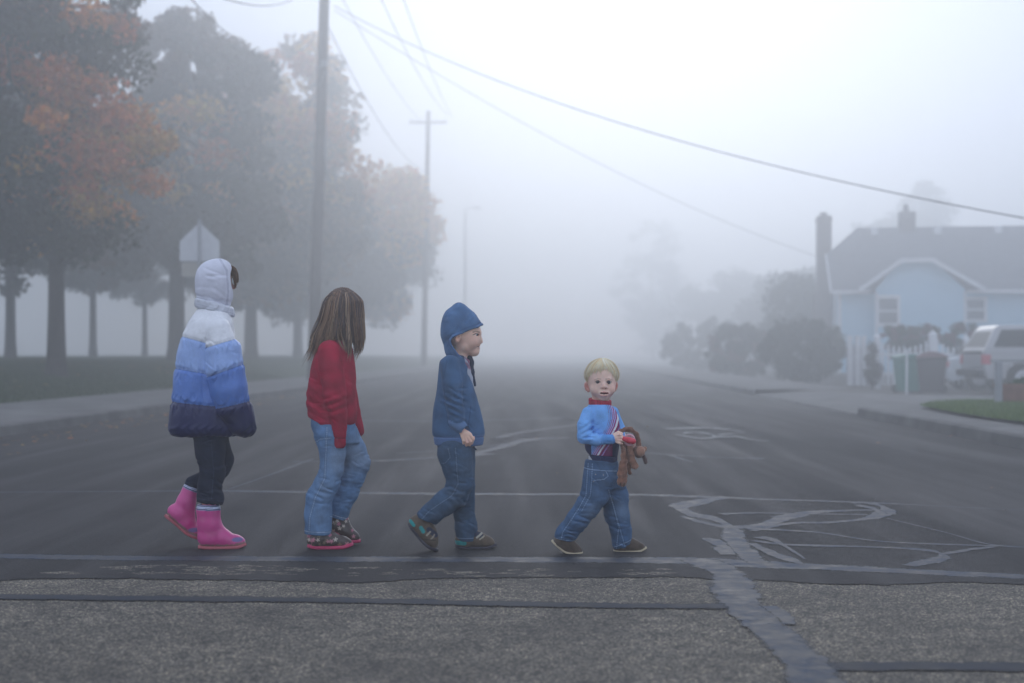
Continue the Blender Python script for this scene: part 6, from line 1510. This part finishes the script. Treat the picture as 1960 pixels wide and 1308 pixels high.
    pal = np.array([[1.0, .86, .56], [1.0, .92, .70], [.98, .78, .46], [.82, .60, .34], [1.0, .96, .82]]); cc = pal[rg.choice(5, n, p=[.3, .25, .2, .1, .15])]*rg.uniform(.85, 1.1, (n, 1))
    dark = np.where((np.abs(c_) > .86), .85, 1.0)[:, None]
    g.strands('hair_strands', P_, rg.uniform(.38, .6, n), np.clip(cc*dark, 0, 1), M['blond'], ho)
    # sweater
    j = Vol((1098, 762, -60), (1196, 898, 50), .8)
    j.loft([(770, 1134, 1166, 18), (776, 1126, 1170, 26), (785, 1118, 1178, 31), (800, 1116, 1184, 33), (820, 1117, 1187, 33), (850, 1119, 1186, 33), (862, 1121, 1184, 33), (872, 1128, 1182, 32), (887, 1131, 1180, 30)], 5, 5, lab=1, pw=2.2)
    j.chain([(1126, 790, -22, 12.5), (1119, 812, -31, 13.5), (1119, 834, -36, 13)], 3, lab=2); j.chain([(1119, 834, -36, 13), (1140, 840, -43, 11.2), (1151, 839, -45, 10.3)], 3, lab=2)
    j.chain([(1151, 839, -45, 9.6), (1170, 838, -47, 9.4)], 1.5, lab=3)
    j.chain([(1172, 792, 20, 13), (1187, 828, 20, 12), (1200, 846, -2, 9)], 4, lab=4)
    def fold(x, y, d):
        f = .4*wsin(x, y, d, .09, .08, .08, 1, 1)+creases(x, y, d, 34, 12, (1108, 790, 1180, 860), 50, 45, 22, 1.8, -1.0)+creases(x, y, d, 35, 7, (1110, 805, 1140, 845), -20, 30, 20, 1.8, -1.2)
        f += 1.4*np.exp(-((x-1128)**2+(y-822)**2)/260.)*np.sin(.55*y+.35*x)*(d < -10)
        return f-1.0*np.exp(-((x-1151)/1.2)**2)*(d < -30)*(y > 826)-1.0*np.exp(-((y-(870+(x-1130)*.07))/1.3)**2)
    j.disp(fold, 5)
    j.ell((1171.5, 838, -47), (4, 7.2, 7.2), 0, .5, op='s', lab=3)
    def jc(x, y, d, c, l):
        LB = np.array([.18, .42, .82]); c = np.tile(LB, (len(x), 1))*(.85+.3*(.5+.5*blot(x, y, d, .12, 3)))[:, None]
        c = mixv(c, (l == 3)*1.0, (.10, .30, .66))
        t_ = (l == 1) & (d < 12)
        # curved diagonal stripes sweeping from the left shoulder of the chest down to the hip
        u = np.hypot(x-1085, (y-770)*.92)             # arcs about a point beyond the far shoulder
        u = x+.0*y-np.interp(y, [770, 785, 800, 815, 830, 845, 860, 875], [1168, 1173, 1174, 1170, 1162, 1151, 1141, 1132])
        M_, DM, WH, PK = (.34, .012, .13), (.22, .008, .10), (.78, .76, .80), (.55, .15, .34)
        for a, b_, col in [(-8.5, -7.9, DM), (-5.6, -4.7, DM), (-2.6, -1.3, M_), (.6, 2.4, M_), (4.2, 6.8, M_), (7.2, 11.0, WH), (11.0, 16.5, DM), (17.5, 19.0, PK), (19.0, 60, (.16, .01, .09))]: c = mixv(c, (t_ & (u > a) & (u < b_))*1.0, col)
        c = mixv(c, (t_ & (u > -2.6) & (u < 4.2) & ((u < .6) & (u > -1.3) | (u > 2.4)))*.45, (.62, .55, .80))
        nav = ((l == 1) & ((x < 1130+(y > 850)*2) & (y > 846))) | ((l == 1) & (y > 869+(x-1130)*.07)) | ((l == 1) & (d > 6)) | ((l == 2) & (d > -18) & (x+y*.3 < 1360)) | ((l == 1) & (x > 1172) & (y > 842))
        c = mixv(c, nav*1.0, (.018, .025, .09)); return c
    jo = g.add('sweater', j, M['knit'], jc)
    nb = Vol((1118, 756, -36), (1182, 790, 38), .8); sl, X, Y, Z = nb.blk(nb.lo, nb.lo+nb.n*nb.h); yc = 770.5+(X-1148)*.10+np.clip(-Z, -30, 30)*.08; rr = np.sqrt(((X-1148.5)/20)**2+((Z-1)/22.5)**2); f = np.sqrt(np.maximum(np.abs(Y-yc)-4.2, 0)**2+((rr-1)*20)**2)-2.0; nb.comb(sl, f, 0, 'u', 1)
    g.add('neckband', nb, M['knit'], lambda x, y, d, c, l: np.array([[.48, .022, .06]])*(.85+.2*np.sin(1.4*x+1.4*d))[:, None], jo)
    dg = Vol((1112, 872, -34), (1190, 896, 34), 1.0); dg.loft([(872, 1127, 1180, 27), (889, 1126, 1180, 28)], 3, 2); g.add('undershirt', dg, M['fleece'], None, base=(.55, .56, .58))
    # jeans
    p = Vol((1048, 872, -54), (1220, 1062, 54), 1.0)
    p.loft([(880, 1121, 1182, 32), (900, 1117, 1186, 33), (918, 1117, 1194, 32), (935, 1122, 1198, 30)], 8, 3)
    p.chain([(1148, 915, -13, 32), (1138, 945, -15, 27), (1124, 970, -17, 23), (1104, 996, -18, 20.5), (1088, 1016, -18, 19), (1081, 1024, -18, 19)], 5)
    p.chain([(1164, 915, 13, 30), (1176, 950, 15, 26), (1181, 985, 17, 24), (1188, 1015, 17, 20), (1191, 1042, 17, 19)], 5)
    p.disp(denim_folds(1.6, 6.1, [(1110, 985, 16, 2.0), (1085, 1018, 14, 2.0), (1187, 1000, 16, 2.2), (1190, 1035, 12, 1.6), (1165, 950, 16, 1.2), (1120, 950, 12, 1.5)]), 6)
    sl, X, Y, Z = p.blk(p.lo, p.lo+p.n*p.h); near = Z < 0
    p.F = np.maximum(p.F, np.where(near & (X < 1130), (Y-1037-(X-1102)*.24)*.9, -50)); p.F = np.maximum(p.F, np.where(~near, Y-(1055-(X-1173)*.38*(X > 1173)), -50)).astype(f4)
    ht = (.30, .42, .58)
    po = g.add('jeans', p, M['denim'], denim_col((.050, .112, .215), [[(1126, 886), (1124, 915), (1122, 945), (1108, 970), (1095, 990), (1078, 1015), (1074, 1034)], [(1134, 886), (1133, 915), (1130, 945), (1114, 974)], [(1165, 935), (1178, 985), (1184, 1010), (1180, 1050)], [(1172, 960), (1186, 1010), (1196, 1045)]],
        [(1132, 975, 18, .30), (1190, 975, 14, .32), (1150, 930, 18, .10), (1195, 985, 12, .2)], 4, [[(1118, 895), (1180, 900)], [(1160, 900), (1164, 908), (1156, 914), (1138, 916)], [(1060, 1027), (1100, 1033)], [(1175, 1048), (1208, 1034)]], hil=ht))
    for (rx_, ry_) in ((1140.2, 905), (1136.5, 918), (1155, 906)): V, F = sph((rx_, ry_, -45.0+(3 if rx_ > 1150 else 0)), 1.5, 10, 6); g.raw('rivet', V, F, M['chrome'], None, po)
    # shoes
    sc_ = lambda x, y, d, c, l: np.tile([.085, .062, .045], (len(x), 1))*(.75+.5*(.5+.5*blot(x, y, d, .3, 1)))[:, None]
    boot(g, 'suede_shoe', [(1055, 1034), (1066, 1044), (1079, 1055), (1092, 1059), (1116, 1058)], 13, -18,
         [[(1076, 1030, -18, 12), (1074, 1036, -18, 12)], [(1072, 1036, -18, 12), (1088, 1046, -18, 11), (1102, 1051, -18, 8.5), (1107, 1053, -18, 7.5)], [(1088, 1034, -18, 10), (1098, 1046, -18, 9)]], 3.6, (.1, .07, .05), M['suede'], M['creamsole'], sc_, h=.9)
    boot(g, 'suede_shoe', [(1174, 1058), (1190, 1059), (1210, 1059), (1226, 1058), (1239, 1051)], 13, 17,
         [[(1190, 1044, 17, 13), (1188, 1047, 17, 13)], [(1187, 1047, 17, 12.5), (1208, 1045, 17, 11), (1222, 1049, 17, 8.5), (1228, 1050.5, 17, 7.5)], [(1200, 1040, 17, 10.5), (1213, 1045, 17, 9)]], 3.6, (.1, .07, .05), M['suede'], M['creamsole'], sc_, h=.9)
    return g
tod = toddler()
# ---- toys he carries: things of their own
def toys(g):
    o_ = tod.root.location
    def own(name, label, cat, ref):
        P = g.w(np.array([ref]))[0]; e = empty(name, tuple(Vector(P)+Vector(o_)), label, cat); return e, P
    def put(e, P, name, V, Q, mt, col, sm=True): return link_mesh(name, g.w(V)-P, Q, mt, e, smooth=sm, col=col)
    BR = np.array([.20, .095, .060]); LT = np.array([.36, .19, .125])
    e, P = own('stuffed_toy', 'limp brown plush toy with long arms and legs hanging from the toddler\'s hands', 'stuffed toy', (1200, 928, -40))
    v = Vol((1176, 808, -62), (1244, 934, -4), .8)
    v.chain([(1186, 826, -34, 4), (1194, 821, -34, 4.6), (1206, 820.5, -34, 4.8), (1216, 828, -34, 4.8), (1221, 840, -34, 4.8), (1222, 852, -34, 5.5)], 2, lab=1)
    v.chain([(1186, 826, -34, 4), (1190, 842, -38, 4.5), (1193, 858, -44, 4.5)], 2, lab=1)
    v.chain([(1202, 846, -34, 6), (1205, 862, -34, 8), (1203, 880, -33, 7)], 3, lab=1)
    v.chain([(1193, 856, -46, 4.2), (1193, 880, -47, 6.6), (1190, 905, -47, 9.0), (1190, 919, -47, 9.2)], 2, .6, lab=2)
    v.chain([(1203, 852, -44, 5), (1208, 868, -46, 5.5), (1212, 884, -46, 6.5), (1214, 889, -46, 6.5)], 2, .6, lab=3)
    v.chain([(1199, 870, -40, 4.5), (1203, 892, -39, 4.5), (1204, 902, -39, 4)], 2, .7, lab=1)
    v.disp(lambda x, y, d: .7*wsin(x, y, d, .25, .2, .2, 1, 2)-.8*np.clip(1-np.abs(wsin(x, y, d, .3, .1, .1, 3))*2, 0, 1), 4)
    V, Q = v.mesh(); l = v.lab; c = np.tile(BR, (len(V), 1)); c = mixv(c, (l == 2)*.85, (.26, .125, .08)); c = mixv(c, (l == 3)*.7, (.28, .14, .09)); t = (.5+.5*blot(V[:, 0], V[:, 1], V[:, 2], .3, 1)); c *= (.7+.5*t)[:, None]
    q = dpoly(V[:, 0], V[:, 1], [(1186, 927), (1187, 920)]); c = mixv(c, (q < 1)*.8, (.03, .02, .02)); q = dpoly(V[:, 0], V[:, 1], [(1193, 928), (1194, 921)]); c = mixv(c, (q < 1)*.8, (.03, .02, .02))
    put(e, P, 'body', V, Q[:, ::-1], M['plush'], c)
    v = Vol((1206, 846, -52), (1244, 890, -14), .8); v.ell((1222, 862, -34), (11.5, 12.5, 12), 0, 2, lab=1); v.ell((1225, 861, -42), (8.5, 9, 6), 0, 3, lab=2); v.ell((1233, 857, -36), (4, 5, 3), 20, 2, lab=2); v.chain([(1230, 868, -36, 3.2), (1233, 876, -36, 3.6), (1234.5, 882, -36, 3.6)], 2, lab=3)
    V, Q = v.mesh(); l = v.lab; c = np.tile(BR*.9, (len(V), 1)); c = mixv(c, (l == 2)*1.0, tuple(LT)); c = mixv(c, (l == 3)*1.0, (.11, .07, .065)); put(e, P, 'head', V, Q[:, ::-1], M['plush'], c)
    e, P = own('toy', 'small glossy red toy with pale pink ring held out in the toddler\'s fingers', 'toy', (1203, 848, -52))
    v = Vol((1186, 822, -66), (1222, 856, -40), .6); v.chain([(1193.5, 837, -52, 4.6), (1203, 839.5, -53, 5.6), (1210.5, 841.5, -53, 5.6)], 3)
    V, Q = v.mesh(); put(e, P, 'body', V, Q[:, ::-1], M['plastic'], np.tile([.60, .015, .05], (len(V), 1)))
    V = []; F = []; n_, m_ = 28, 8
    for i in range(n_):
        a = 2*math.pi*i/n_; cx, cy, cz = 1203.5+9.5*math.cos(a), 839.5+9.5*math.sin(a), -45.5
        for j in range(m_): b_ = 2*math.pi*j/m_; V.append((cx+2.0*math.cos(b_)*math.cos(a), cy+2.0*math.cos(b_)*math.sin(a), cz+1.6*math.sin(b_)))
    for i in range(n_):
        for j in range(m_): F.append((i*m_+j, ((i+1) % n_)*m_+j, ((i+1) % n_)*m_+(j+1) % m_, i*m_+(j+1) % m_))
    put(e, P, 'ring', np.array(V), np.array(F), M['plastic'], np.tile([.62, .36, .42], (len(V), 1)))
toys(tod)
